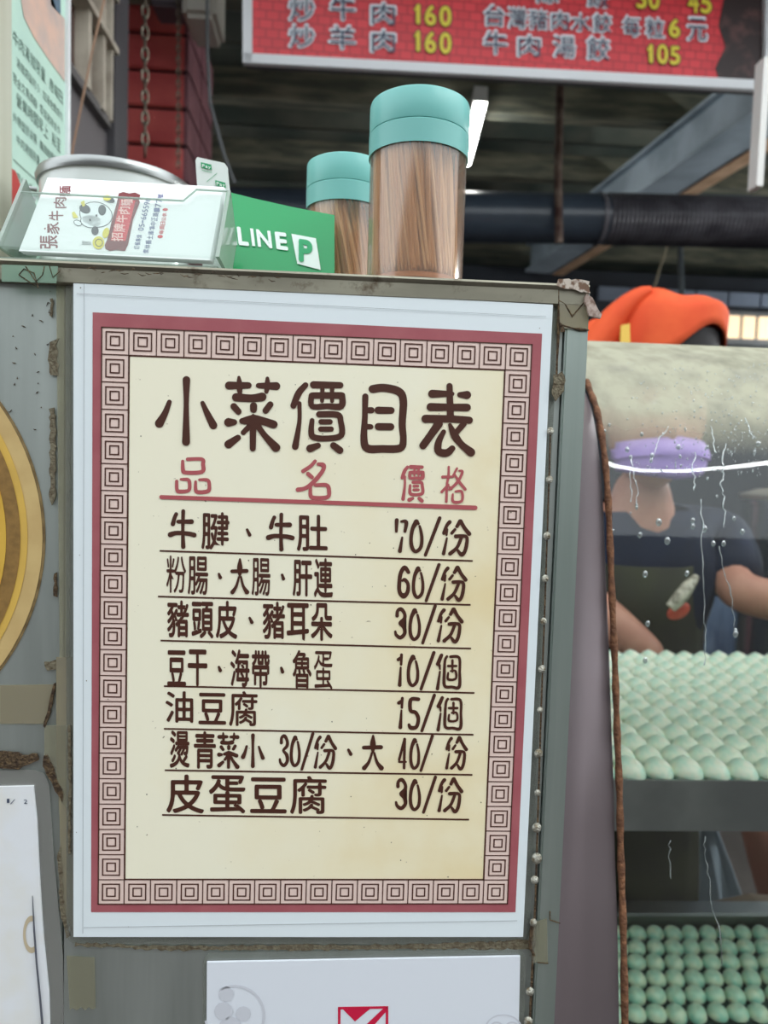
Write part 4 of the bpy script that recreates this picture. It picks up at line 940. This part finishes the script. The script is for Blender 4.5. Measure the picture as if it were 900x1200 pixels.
# ================================================================== DISPLAY CASE
XC = .17
gp = [(690,462),(697,480),(704,520),(709,570),(712,640),(715,720),(718,790),(720,860),(723,930),(724,1000),(727,1080),(729,1200)]
prof = [(atx(x,y,XC).y, atx(x,y,XC).z) for x,y in gp]
prof = [(.30,.1785),(.262,.1765),(.225,.171),(.190,.1555),(.168,.140)]+prof[0:1]+prof[1:]
lo = prof[-1]; sl = (prof[-1][0]-prof[-2][0])/(prof[-1][1]-prof[-2][1])
prof.append((lo[0]+sl*-.15, lo[1]-.15)); prof.append((lo[0]+sl*-.3, lo[1]-.32)); prof.append((lo[0]-.03, -.75))
# resample smooth (Catmull-Rom)
def cr(P_, k=6):
    out = []
    for i in range(len(P_)-1):
        p0,p1,p2,p3 = (np.array(P_[j]) for j in (max(i-1,0), i, i+1, min(i+2,len(P_)-1)))
        for j in range(k):
            t = j/k; out.append(tuple(.5*((2*p1)+(-p0+p2)*t+(2*p0-5*p1+4*p2-p3)*t*t+(-p0+3*p1-3*p2+p3)*t**3)))
    out.append(tuple(P_[-1])); return out
pr = cr(prof,5)
# light smoothing of the profile for clean reflections
arr = np.array(pr)
for _ in range(6): arr[1:-1] = .25*arr[:-2]+.5*arr[1:-1]+.25*arr[2:]
pr = [tuple(a) for a in arr]
case = thing('display_case', 'curved glass display case with brown gasket right of the price list', 'display case', (.6,.3,-1.38))
XE = 1.25
gv = [Vector((XC,y,z)) for y,z in pr]
mb = MB(); ng = len(gv); TH = .004
vs = []
for xx in (XC+.001, XE): vs += [Vector((xx,y,z)) for y,z in pr]
mb.add(vs,[(i,i+1,ng+i+1,ng+i) for i in range(ng-1)])
# glass material; pale haze painted in for the glare at the top, thinning downward
gm = bpy.data.materials.new('glare_haze_glass'); gm.use_nodes = True; N = gm.node_tree.nodes; L = gm.node_tree.links; N.clear()
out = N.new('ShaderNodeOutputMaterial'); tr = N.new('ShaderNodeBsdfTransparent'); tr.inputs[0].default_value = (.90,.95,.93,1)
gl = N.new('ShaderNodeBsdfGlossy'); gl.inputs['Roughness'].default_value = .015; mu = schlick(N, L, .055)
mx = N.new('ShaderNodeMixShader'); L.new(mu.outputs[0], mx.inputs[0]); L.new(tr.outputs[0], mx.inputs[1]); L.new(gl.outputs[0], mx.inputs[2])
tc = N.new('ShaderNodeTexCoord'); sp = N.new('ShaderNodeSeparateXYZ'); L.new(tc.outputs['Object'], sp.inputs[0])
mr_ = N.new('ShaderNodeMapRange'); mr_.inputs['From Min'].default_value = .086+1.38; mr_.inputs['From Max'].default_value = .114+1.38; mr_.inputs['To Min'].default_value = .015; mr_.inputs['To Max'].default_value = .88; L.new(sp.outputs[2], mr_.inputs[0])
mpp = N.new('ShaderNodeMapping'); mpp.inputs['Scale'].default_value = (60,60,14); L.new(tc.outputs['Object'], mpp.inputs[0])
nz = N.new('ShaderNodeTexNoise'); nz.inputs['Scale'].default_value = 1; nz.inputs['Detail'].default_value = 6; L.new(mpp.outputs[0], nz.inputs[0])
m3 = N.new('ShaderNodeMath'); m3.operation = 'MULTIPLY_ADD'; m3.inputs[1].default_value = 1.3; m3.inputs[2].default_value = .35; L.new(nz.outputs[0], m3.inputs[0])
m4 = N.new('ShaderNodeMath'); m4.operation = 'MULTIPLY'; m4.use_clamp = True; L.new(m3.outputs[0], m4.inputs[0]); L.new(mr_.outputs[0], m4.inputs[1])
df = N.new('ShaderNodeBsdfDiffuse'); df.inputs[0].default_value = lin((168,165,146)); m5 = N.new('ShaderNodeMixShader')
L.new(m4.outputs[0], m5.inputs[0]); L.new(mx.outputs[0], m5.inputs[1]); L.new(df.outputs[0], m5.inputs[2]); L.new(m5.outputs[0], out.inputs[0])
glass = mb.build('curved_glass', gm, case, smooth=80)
gv2 = [Vector((XC+.0012,y-.001,z)) for y,z in pr if z < .135]
MB().tube(gv2,[.0020+.0003*math.sin(i*1.7) for i in range(len(gv2))],8).build('gasket', mat('brown_gasket',(96,62,42),.8,col2=(132,90,62),nscale=220,bump=.8,bscale=500), case, smooth=60)
# end plate
ep = [Vector((XC-.002,y+.002,z)) for y,z in pr]+[Vector((XC-.002,.8,-1.3)),Vector((XC-.002,.8,.14))]
# split as fan strips for a clean concave outline
mb = MB()
P_ = [(y+.002,z) for y,z in pr]
vs = []
for (y,z) in P_:
    if z > .150: continue
    for t in (0,.33,.66,1): vs.append((XC-.001+(XR+.003-XC)*t, y+(.03-y)*t+.012*math.sin(math.pi*t), z))
mb.add(vs,[(4*i+k,4*i+k+1,4*i+k+5,4*i+k+4) for i in range(len(vs)//4-1) for k in range(3)])
m_end = mat('end_plate_steel', (150,138,142), .42, .75, col2=(132,122,128), nscale=5, stretch=(1,1,.3), bump=.05, bscale=40)
mb.build('end_plate', m_end, case, smooth=True)
MB().box((XC-.004,.04,-1.38),(XE,.62,-.75)).build('plinth', m_steel, case)
# top bar and rear roof plate
tb0 = pr[0]
m_bar = mat('tarnished_bar', (112,116,100), .35, .8, col2=(70,72,60), nscale=16, bump=.3, bscale=60)
MB().box((XC-.004,.296,.1775),(XE,.312,.1835),bev=.001).build('top_bar', m_bar, case, smooth=True)
MB().box((XC-.002,.312,.180),(XE,.44,.182)).build('top_plate', m_steel, case)
MB().box((XE,.04,-1.38),(XE+.004,.62,.18)).build('far_end_plate', m_end, case)
# shelves / trays
def glass_pt(px, py, e=0):
    """point where the pixel ray meets the curved glass"""
    zs = [z for y,z in pr][::-1]; ysx = [y for y,z in pr][::-1]
    Y = .1
    for _ in range(60):
        p = at(px,py,Y); g_ = float(np.interp(p.z, zs, ysx)); Y = Y+.35*(g_-Y)
    p = at(px,py,Y-e); return p
m_tray = mat('teal_tray_plastic', (120,176,160), .35, col2=(104,160,146), nscale=12)
ZF = at(810,915,.285).z
sh = thing('upper_tray_shelf', 'dull steel shelf with deep front band under the upper dumplings', 'shelf', (.6,.3,ZF-.06))
zfb = at(810,974,.285).z
MB().box((XC+.006,.285,zfb),(1.2,.288,ZF)).build('front_band', mat('band_steel',(150,150,150),.4,.8,col2=(128,128,130),nscale=12,bump=.08,bscale=50), sh)
MB().box((XC+.006,.288,ZF-.014),(1.2,.72,ZF-.010)).build('shelf_plate', MATS['band_steel'], sh)
tr_ = thing('dumpling_tray', 'teal plastic tray under the upper rows of pale green dumplings', 'tray', (.6,.5,ZF-.010))
MB().box((.215,.292,ZF-.0098),(.98,.712,ZF-.006)).build('tray_floor', m_tray, tr_)
for i in range(28):
    x = .228+.0268*i
    MB().box((x-.0012,.290,ZF-.006),(x+.0012,.302,ZF-.001)).build('tray_rib', m_tray, tr_)
MB().box((.215,.709,ZF-.006),(.98,.712,ZF+.004)).build('tray_rim', m_tray, tr_)
# dumpling mesh: plump crescent with a pleated seam
def dumpling_mesh(name, rx, ry, rz, mt, dimple=False):
    vs = []; nu, nv = 20, 12
    for j in range(nv+1):
        t = math.pi*j/nv
        for i in range(nu):
            a = 2*math.pi*i/nu; x = math.sin(t)*math.cos(a); y = math.sin(t)*math.sin(a); z = math.cos(t)
            bulge_ = 1
            zz = z if z > 0 else z*.55
            if not dimple:
                ridge = math.exp(-(x/.20)**2)*max(z,0)*.10*(1+.35*math.sin(9*y)); zz += ridge; yy_ = y*(1+.05*math.sin(3*a)); xx_ = x*(1-.12*abs(y))+.12*(y*y-.4)
            else:
                zz -= .16*math.exp(-((x)**2+(y)**2)/.06)*(z>0); xx_ = x; yy_ = y
            vs.append((rx*xx_, ry*yy_, rz*(zz+.55)))
    mb = MB().add(vs,[(j*nu+i,(j+1)*nu+i,(j+1)*nu+(i+1)%nu,j*nu+(i+1)%nu) for j in range(nv) for i in range(nu)])
    return mb.mesh(name, mt, smooth=80)
m_dump = mat('pale_green_dough', (248,248,226), .38, col2=(176,230,208), nscale=55, sss=.15, coat=.15, coat_r=.2)
m_dump2 = mat('green_dough', (206,222,190), .4, col2=(140,200,176), nscale=60, sss=.15, coat=.15, coat_r=.2)
dmesh = dumpling_mesh('dumpling', .0128, .0158, .0125, m_dump); dmesh2 = dumpling_mesh('dumpling_lower', .0104, .0115, .0105, m_dump2, True)
def inview(p, mg=30):
    d = R3.transposed() @ (p-CP)
    if d.y <= 0: return False
    x = 450+FPX*d.x/d.y; y = 600-FPX*d.z/d.y
    return 705-mg < x < 900+mg and y < 1200+mg
row_word = ['front','second','third','fourth','fifth','sixth','seventh','eighth','ninth','tenth','eleventh','twelfth','thirteenth','fourteenth','fifteenth','sixteenth']
col_word = ['first','second','third','fourth','fifth','sixth','seventh','eighth','ninth','tenth','eleventh','twelfth','thirteenth','fourteenth','fifteenth','sixteenth','seventeenth','eighteenth']
nd_ = 0
for r_ in range(15):
    y = .302+.0275*r_; cnt = 0
    for c in range(26):
        x = .222+.0258*c+(.003 if r_%2 else 0)
        p = Vector((x+random.uniform(-.0008,.0008), y+random.uniform(-.0008,.0008), ZF-.006))
        if not inview(p, 12): continue
        o = bpy.data.objects.new('dumpling', dmesh); COL.objects.link(o); o.location = p; o.rotation_euler = (random.uniform(-.04,.04), random.uniform(-.05,.05), random.uniform(-.12,.12)+.35)
        s_ = random.uniform(.96,1.04); o.scale = (s_,s_,s_); cnt += 1; nd_ += 1
        tag(o, 'pale green dumpling in the %s row of the upper tray, %s from the gasket'%(row_word[r_], col_word[min(cnt-1,17)]), 'dumpling', 'dumplings on the upper tray')
# lower tray
ZL = -.50
sh2 = thing('lower_tray', 'dark steel tray holding the lower, greener dumplings', 'tray', (.5,.5,ZL-.02))
yb_ = CP.y+ (at(800,1108,1.0)-CP).y*((CP.z-ZL)/(CP.z-at(800,1108,1.0).z))
MB().box((.215,.26,ZL-.004),(.75,yb_+.03,ZL)).build('tray_floor', mat('dark_teal_floor',(40,62,56),.4), sh2)
MB().box((.2,yb_+.03,ZL-.004),(.75,yb_+.034,ZL+.018)).build('rear_wall', m_steel, sh2)
MB().box((.2,yb_+.034,ZL+.016),(.75,yb_+.06,ZL+.019)).build('rear_rim', m_steel, sh2)
for r_ in range(9):
    y = yb_+.012-.0265*r_; cnt = 0
    for c in range(22):
        x = .232+.0222*c+(.011 if r_%2 else 0)
        p = Vector((x,y,ZL))
        if not inview(p, 12): continue
        o = bpy.data.objects.new('dumpling', dmesh2); COL.objects.link(o); o.location = p; o.rotation_euler = (random.uniform(-.1,.1),random.uniform(-.1,.1),random.uniform(0,6)); cnt += 1; nd_ += 1
        tag(o, 'round green dimpled dumpling, lower tray, %s from left, %s row from back'%(col_word[min(cnt-1,17)], (['first']+row_word[1:])[r_]), 'dumpling', 'dumplings on the lower tray')
print('dumplings', nd_)

# water drops and runs on the glass
m_drop = clear('water_drop', (232,240,240), .30, haze=.10, haze_col=(230,238,238), rough=.02)
mb = MB()
dz = [(714,498,2),(709,505,1.6),(735,527,3),(739,536,2.5),(752,509,2.5),(764,534,3),(763,540,2.4),(795,524,3),(797,535,2),(829,524,2.2),(888,520,3),(884,530,2.4),(772,612,4),(746,592,2),(746,595,2),(812,610,3),(812,617,3),(826,620,3.4),(836,637,3),(756,774,3),(782,634,4),(750,627,3),(756,673,3.5),(805,672,3),(848,637,3),(862,743,3.5),(870,623,3),(860,608,2.6),(739,601,1.2),(759,731,3),(862,739,2.4),(718,622,2),(840,582,1.8),(829,561,1.8)]
for (x,y,r) in dz:
    p = glass_pt(x,y,.0004); r_ = r*.42/870; mb.ball(p,(r_,r_*.5,r_*1.3),10,6)
for _ in range(420):
    x = random.uniform(735,900); y = random.uniform(425,560)
    if x < 790 and random.random() < .6: continue
    p = glass_pt(x,y,.0003); r_ = random.uniform(.4,1.1)*.45/870; mb.ball(p,(r_,r_*.5,r_*random.uniform(1,2.5)),6,4)
runs = [[(783,500),(774,512),(768,524),(764,538)],[(740,536),(743,560),(747,574),(745,592),(746,598)],[(738,552),(740,570),(739,588)],[(815,530),(812,548),(814,562),(813,575)],[(850,520),(846,540),(849,556),(844,568),(848,582),(849,600),(848,618)],
 [(822,585),(823,620),(822,650),(826,690),(826,730),(827,760),(825,780)],[(844,640),(847,668),(855,690),(859,715),(861,738)],[(874,490),(878,505),(882,514)],[(833,500),(836,516),(838,530)],[(785,985),(784,1005),(786,1030)],[(826,980),(825,1000),(831,1030),(833,1060),(842,1090),(846,1130)],[(855,560),(860,610),(850,700)]]
for rn in runs[:-1]:
    pts = []
    for i in range(len(rn)-1):
        for k in range(4):
            t = k/4; pts.append(glass_pt(rn[i][0]+(rn[i+1][0]-rn[i][0])*t+random.uniform(-1.6,1.6), rn[i][1]+(rn[i+1][1]-rn[i][1])*t,.0003))
    pts.append(glass_pt(*rn[-1],.0003)); mb.tube(pts,[random.uniform(.35,1.0)*.42/870 for _ in pts],6)
mb.build('water_drops', m_drop, glass, smooth=80, kind='stuff')

# ================================================================== PERSON behind the case
m_skin = mat('skin', (196,142,120), .5, col2=(186,130,110), nscale=30, sss=.1)
per = thing('person', 'person in orange cap, lavender mask and navy shirt working behind the glass case', 'person', (.46,.95,-1.38))
def skinned(name, verts, edges, mt, parent, sub=2, root=0):
    off = wloc(parent); me = bpy.data.meshes.new(name); me.from_pydata([tuple(Vector(v[:3])-off) for v in verts],edges,[]); me.materials.append(mt)
    o = bpy.data.objects.new(name, me); COL.objects.link(o); o.parent = parent
    md = o.modifiers.new('skin','SKIN'); md.use_smooth_shade = True
    for i,v in enumerate(verts): 
        me.skin_vertices[0].data[i].radius = (v[3], v[4] if len(v)>4 else v[3]); me.skin_vertices[0].data[i].use_root = (i==root)
    s = o.modifiers.new('sub','SUBSURF'); s.levels = sub; s.render_levels = sub
    return o
hd = at(766,488,.83)       # head centre
cx, cy, cz = hd.x, .83, hd.z
neck = Vector((cx-.005,cy+.02,cz-.15)); chest = Vector((cx-.01,cy+.10,cz-.30)); pel = Vector((cx-.0,cy+.20,cz-.72))
shL = Vector((cx+.17,cy+.08,cz-.20)); shR = Vector((cx-.17,cy+.08,cz-.20))
elL = at(845,694,.80); elL = Vector((elL.x+.02,.80,elL.z)); wrL = Vector((elL.x+.20,.72,elL.z-.03))
elR = at(668,690,.83); elR = Vector((elR.x,.83,elR.z)); wrR = at(775,778,.735)
wrR = Vector((wrR.x,.735,wrR.z))
V = [(*pel,.12,.09),(*((pel+chest)/2),.11,.075),(*chest,.11,.07),(*(neck+Vector((0,.03,-.04))),.055,.045),(*neck,.048),(*(neck+Vector((0,-.005,.07))),.05),
     (*shL,.042),(*elL,.036),(*((elL+wrL)/2),.034),(*wrL,.024),(*shR,.042),(*elR,.036),(*((elR+wrR)/2),.034),(*wrR,.024)]
Eg = [(0,1),(1,2),(2,3),(3,4),(4,5),(3,6),(6,7),(7,8),(8,9),(3,10),(10,11),(11,12),(12,13)]
# legs
for s in (-1,1):
    b0 = len(V); hip = pel+Vector((s*.09,0,-.07)); V += [(*hip,.085),(hip.x+s*.01,hip.y-.01,(hip.z-1.38)/2-.05,.055),(hip.x+s*.01,hip.y+.02,-1.33,.035),(hip.x+s*.02,hip.y-.12,-1.35,.03)]
    Eg += [(0,b0),(b0,b0+1),(b0+1,b0+2),(b0+2,b0+3)]
skinned('body', V, Eg, m_skin, per)
def handm(w, d, side, name):
    d = d.normalized(); s = d.cross(Vector((0,0,1))).normalized()*side; n = s.cross(d).normalized()
    if n.z < 0: n = -n
    V = [(*w,.020,.016),(*(w+d*.035),.026,.013),(*(w+d*.07),.028,.012)]; E_ = [(0,1),(1,2)]
    for i,(off_,ln) in enumerate(((-.028,.062),(-.010,.072),(.010,.068),(.027,.052))):
        b = len(V); p = w+d*.075+s*off_
        V += [(*p,.0095),(*(p+d*ln*.45-n*.006),.0085),(*(p+d*ln*.78-n*.018),.008),(*(p+d*ln-n*.032),.0065)]; E_ += [(2,b),(b,b+1),(b+1,b+2),(b+2,b+3)]
    b = len(V); p = w+d*.02-s*.025; V += [(*p,.012),(*(p-s*.022+d*.022-n*.008),.010),(*(p-s*.028+d*.05-n*.016),.008)]; E_ += [(0,b),(b,b+1),(b+1,b+2)]
    skinned(name, V, E_, m_skin, per, 1)
handm(wrR, Vector((.5,-.75,-.25)), 1, 'hand'); handm(wrL, Vector((.8,-.45,-.2)), -1, 'hand')
# navy shirt
m_navy = mat('navy_cloth', (26,34,58), .8, col2=(18,24,44), nscale=18)
def L3(a,b,t): return a+(b-a)*t
V = [(*pel,.155,.125),(*((pel+chest)/2),.155,.115),(*chest,.17,.115),(*(neck+Vector((0,.035,-.055))),.10,.075),(*(neck+Vector((0,.02,-.02))),.062),
     (*shL,.068),(*L3(shL,elL,.55),.058),(*L3(shL,elL,.88),.050),(*shR,.068),(*L3(shR,elR,.55),.058),(*L3(shR,elR,.88),.050)]
skinned('shirt', V, [(0,1),(1,2),(2,3),(3,4),(3,5),(5,6),(6,7),(3,8),(8,9),(9,10)], m_navy, per)
# apron front: olive dark
m_apr = mat('olive_apron', (52,52,34), .8, col2=(40,38,30), nscale=14)
mb = MB(); vs = []
for j in range(9):
    for i in range(9):
        u = i/8-.5; v = j/8; w = .20+.10*v; vs.append(Vector((chest.x+.01+u*w, cy-.045+.05*v+.22*u*u+.004*math.sin(i*2+j), cz-.235-.62*v)))
mb.add(vs,[(j*9+i,j*9+i+1,(j+1)*9+i+1,(j+1)*9+i) for j in range(8) for i in range(8)])
ap = mb.build('apron', m_apr, per, smooth=True); sm_ = ap.modifiers.new('th','SOLIDIFY'); sm_.thickness = .003
# head
def headmesh():
    bm = bmesh.new(); bmesh.ops.create_uvsphere(bm, u_segments=40, v_segments=28, radius=1)
    for v in bm.verts:
        x,y,z = v.co; w = .076; 
        if z < 0: w *= 1-.30*z*z
        X = x*w; Y = y*.095; Z = z*.118
        if y < 0:      # face side (-y)
            Y *= .92; Y -= .020*math.exp(-((x/.16)**2+((z+.12)/.20)**2))          # nose
            Y += .010*math.exp(-(((abs(x)-.38)/.2)**2+((z-.08)/.14)**2))         # eye sockets
            Y -= .007*math.exp(-((x/.35)**2+((z+.50)/.12)**2)); Y -= .008*math.exp(-((x/.4)**2+((z+.88)/.15)**2))
        v.co = Vector((X,Y,Z))
    me = bpy.data.meshes.new('head'); bm.to_mesh(me); bm.free(); me.materials.append(m_skin); me.polygons.foreach_set('use_smooth',[True]*len(me.polygons)); return me
hb_ = bpy.data.objects.new('head', headmesh()); COL.objects.link(hb_); hb_.parent = per; hb_.location = Vector((cx,cy,cz))-wloc(per); hb_.rotation_euler = (.15,0,-.1)
H0 = Vector((cx,cy,cz))
for s in (-1,1):
    MB().ball(H0+Vector((s*.077,.008,-.005)),(.010,.018,.030),10,8).build('ear', m_skin, per, smooth=80)
    MB().ball(H0+Vector((s*.029,-.080,.012)),(.011,.008,.007),12,8).build('eye', mat('eye_white',(226,222,216),.2), per, smooth=80)
    MB().ball(H0+Vector((s*.029,-.0865,.012)),(.005,.003,.005),10,6).build('iris', mat('dark_iris',(36,24,20),.2), per, smooth=80)
# mouth is under the mask; mask itself
mb = MB(); vs = []; n_, m_ = 17, 11
for j in range(m_):
    v = j/(m_-1)
    for i in range(n_):
        u = i/(n_-1)*2-1; a = u*1.25; rx_ = .083-.010*abs(v-.45)*2; ry_ = .108-.018*abs(v-.45)*2
        vs.append(H0+Vector((rx_*math.sin(a), -ry_*math.cos(a)*(1) -.004*math.sin(v*9), -.034-.064*v+.010*abs(u)*(-1 if v<.5 else 1))))
mb.add(vs,[(j*n_+i,(j+1)*n_+i,(j+1)*n_+i+1,j*n_+i+1) for j in range(m_-1) for i in range(n_-1)])
mk_ = mb.build('face_mask', mat('lavender_mask',(176,146,212),.6,col2=(164,134,204),nscale=30), per, smooth=True); sm_ = mk_.modifiers.new('th','SOLIDIFY'); sm_.thickness = .0015
# dark hair shell
mb = MB(); vs = []; 
for j in range(15):
    t = math.pi*.60*j/14
    for i in range(32):
        a = 2*math.pi*i/32; x = math.sin(t)*math.cos(a); y = math.sin(t)*math.sin(a); z = math.cos(t)
        if y < 0 and z < .35: z = .35+.0*z
        vs.append(H0+Vector((x*.084,y*.102+.004,z*.125)))
mb.add(vs,[(j*32+i,(j+1)*32+i,(j+1)*32+(i+1)%32,j*32+(i+1)%32) for j in range(14) for i in range(32)])
mb.build('hair', mat('black_hair',(22,18,18),.5,bump=.5,bscale=120,stretch=(1,1,.2)), per, smooth=True)
# orange cap (head wrap) : domed with a pinched peak, fold and a tail to the left
m_or = mat('orange_cloth', (238,96,50), .75, col2=(228,82,42), nscale=20, bump=.35, bscale=45)
wrp = thing('orange_cap', 'bright orange folded cloth cap worn behind the top of the case', 'cap', H0+Vector((0,0,.07)))
mb = MB(); vs = []; nj = 18; ni = 48
for j in range(nj+1):
    t = j/nj
    for i in range(ni):
        a = 2*math.pi*i/ni; x = math.cos(a); y = math.sin(a)
        rr_ = (1-(1-min(1,t*1.12))**2.6)**.5 if t < .95 else 1.0
        z = .155*(1-t)**.9 if False else .150*math.cos(min(t,1)*math.pi/2)**.75
        # flat top with two soft corners
        X = x*rr_*.097; Y = y*rr_*.112; Z = .070+z*.74
        Z += .010*math.exp(-((X+.035)/.02)**2)*(1-t)-.006*math.exp(-((X-.0)/.025)**2)*(1-t)
        # lower rim rises in front to show the dark band
        if t > .40 and y < .3: Z += (t-.40)*.098*math.exp(-((x-.42)/.62)**2)
        rip = .0022*math.sin(5*a+7*t)
        vs.append(H0+Vector((X*(1+rip*8),Y,Z)))
mb.add(vs,[(j*ni+i,(j+1)*ni+i,(j+1)*ni+(i+1)%ni,j*ni+(i+1)%ni) for j in range(nj) for i in range(ni)]); 
o = mb.build('crown', m_or, wrp, smooth=True); sm_ = o.modifiers.new('th','SOLIDIFY'); sm_.thickness = .0025
def YC(px,py,Y=.80): return at(px,py,Y)
fold = []
for t in range(9):
    u = t/8; px = 764-70*u; py = 340+8*u+62*u**1.7; fold.append(YC(px,py,.755+.03*u))
mb = MB(); mb.tube(fold,[.006+.020*(i/8)**.8 for i in range(9)],14); mb.build('fold', m_or, wrp, smooth=True)
MB().ball(YC(700,400,.79),(.030,.028,.034),18,12).build('knot', m_or, wrp, smooth=80)
tri = [YC(728,381,.73),YC(738,379,.73),YC(739,412,.73),YC(727,412,.73)]
MB().prism(tri,(0,.004,0)).build('yellow_patch', mat('yellow_trim',(240,196,90),.6), wrp)
# dark head band under the cap
mb = MB(); vs = []
for i in range(40):
    a = 2*math.pi*i/40
    for z in (.052,.124): vs.append(H0+Vector((.087*math.cos(a),.104*math.sin(a),z)))
mb.add(vs,[(2*i,2*((i+1)%40),2*((i+1)%40)+1,2*i+1) for i in range(40)]); o = mb.build('inner_band', mat('black_band',(26,20,22),.6), wrp, smooth=True)

# spoon-like filling scoop with red filling in the working hand
sc2 = thing('filling_scoop', 'pale scoop with orange-red filling held over the dumplings', 'scoop', at(796,712,.70))
mb = MB(); a_ = at(810,690,.70); b_ = at(790,722,.70)
MB().ball(at(795,716,.70),(.018,.008,.011),14,8,Matrix.Rotation(-.5,3,'Y')).build('filling', mat('red_filling',(206,84,58),.6,col2=(190,70,52),nscale=60,bump=.5), sc2, smooth=80)
MB().tube([at(786,712,.69),at(797,700,.69),at(806,688,.70),at(816,676,.71)],[.008,.010,.009,.005],10).build('bowl', mat('pale_spoon',(206,198,178),.4,col2=(120,112,96),nscale=120), sc2, smooth=True)
# steel pot and pale blue bag at right
pot = thing('steel_stockpot', 'bright steel pot seen through the glass at the right edge', 'pot', at(905,640,1.0))
pc = at(925,620,1.0); ztp = at(880,592,1.0).z; rp_ = (pc.x-at(876,600,1.0).x)
MB().lathe([(0,-.35),(rp_*.96,-.35),(rp_,-.34),(rp_,0),(rp_*1.05,.002),(rp_*1.05,.010),(rp_*.97,.010),(rp_*.97,-.33),(0,-.34)],(pc.x,1.0,ztp),48).build('body', mat('pot_steel',(176,190,200),.25,.9), pot, smooth=True)
MB().lathe([(rp_*1.06,.012),(rp_*1.08,.020),(rp_*.7,.030),(0,.034)],(pc.x,1.0,ztp),48).build('lid', mat('pot_lid',(190,184,172),.3,.6), pot, smooth=True)
bag = MB(); nn_ = 28; vs = []
for j in range(14):
    v = j/13
    for i in range(nn_):
        a = 2*math.pi*i/nn_; r_ = (.045+.035*v**.6)*(1+.10*math.sin(5*a+v*3)+.05*math.sin(9*a))
        c_ = at(852,640+150*v,1.16); vs.append(c_+Vector((r_*math.cos(a),r_*.6*math.sin(a),0)))
bag.add(vs,[(j*nn_+i,(j+1)*nn_+i,(j+1)*nn_+(i+1)%nn_,j*nn_+(i+1)%nn_) for j in range(13) for i in range(nn_)]+[tuple(range(13*nn_,14*nn_)),tuple(range(nn_-1,-1,-1))])
o = bag.build('pale_blue_bag', mat('pale_blue_film',(168,190,222),.3,col2=(128,150,190),nscale=12,stretch=(3,3,1)), smooth=True); tag(o,'pale blue plastic bag bunched behind the upper dumplings','bag')
# lower compartment contents
tw = MB(); vs = []
for j in range(9):
    v = j/8; c_ = at(822+8*v,960+120*v,.93)
    for i in range(9):
        u = i/8-.5; vs.append(c_+Vector((u*(.05+.11*v),.012*math.sin(i*1.9+j*.3),-.02*abs(u)*v)))
tw.add(vs,[(j*9+i,j*9+i+1,(j+1)*9+i+1,(j+1)*9+i) for j in range(8) for i in range(8)])
o = tw.build('grey_towel', mat('pale_grey_cloth',(150,160,170),.8), smooth=True); s_ = o.modifiers.new('th','SOLIDIFY'); s_.thickness = .004
tag(o, 'pale grey cloth hanging behind the lower dumpling tray', 'towel')
bxx = thing('tan_box', 'tan box with pale rim at the right of the lower tray', 'box', at(900,1150,.62))
q = [(860,1085),(905,1075),(960,1080),(960,1200),(910,1155),(880,1115)]
MB().prism([at(x,y,.66) for x,y in q],(0,.06,0)).build('body', mat('tan_board',(140,120,100),.7,col2=(124,104,86),nscale=20), bxx)
MB().tube([at(878,1075,.655),at(858,1086,.655),at(864,1104,.655),at(884,1130,.655),at(915,1164,.655)],.0045,8).build('rim', mat('grey_rim',(150,150,150),.4), bxx, smooth=True)
lg = MB().tube([at(885,960,.98),at(905,1000,.96),at(925,1060,.96)],[.03,.045,.05],16).build('brown_paper_roll', mat('warm_brown_paper',(150,100,82),.7), smooth=True)
tag(lg, 'warm brown paper roll leaning in the dark at lower right of the case', 'paper roll')
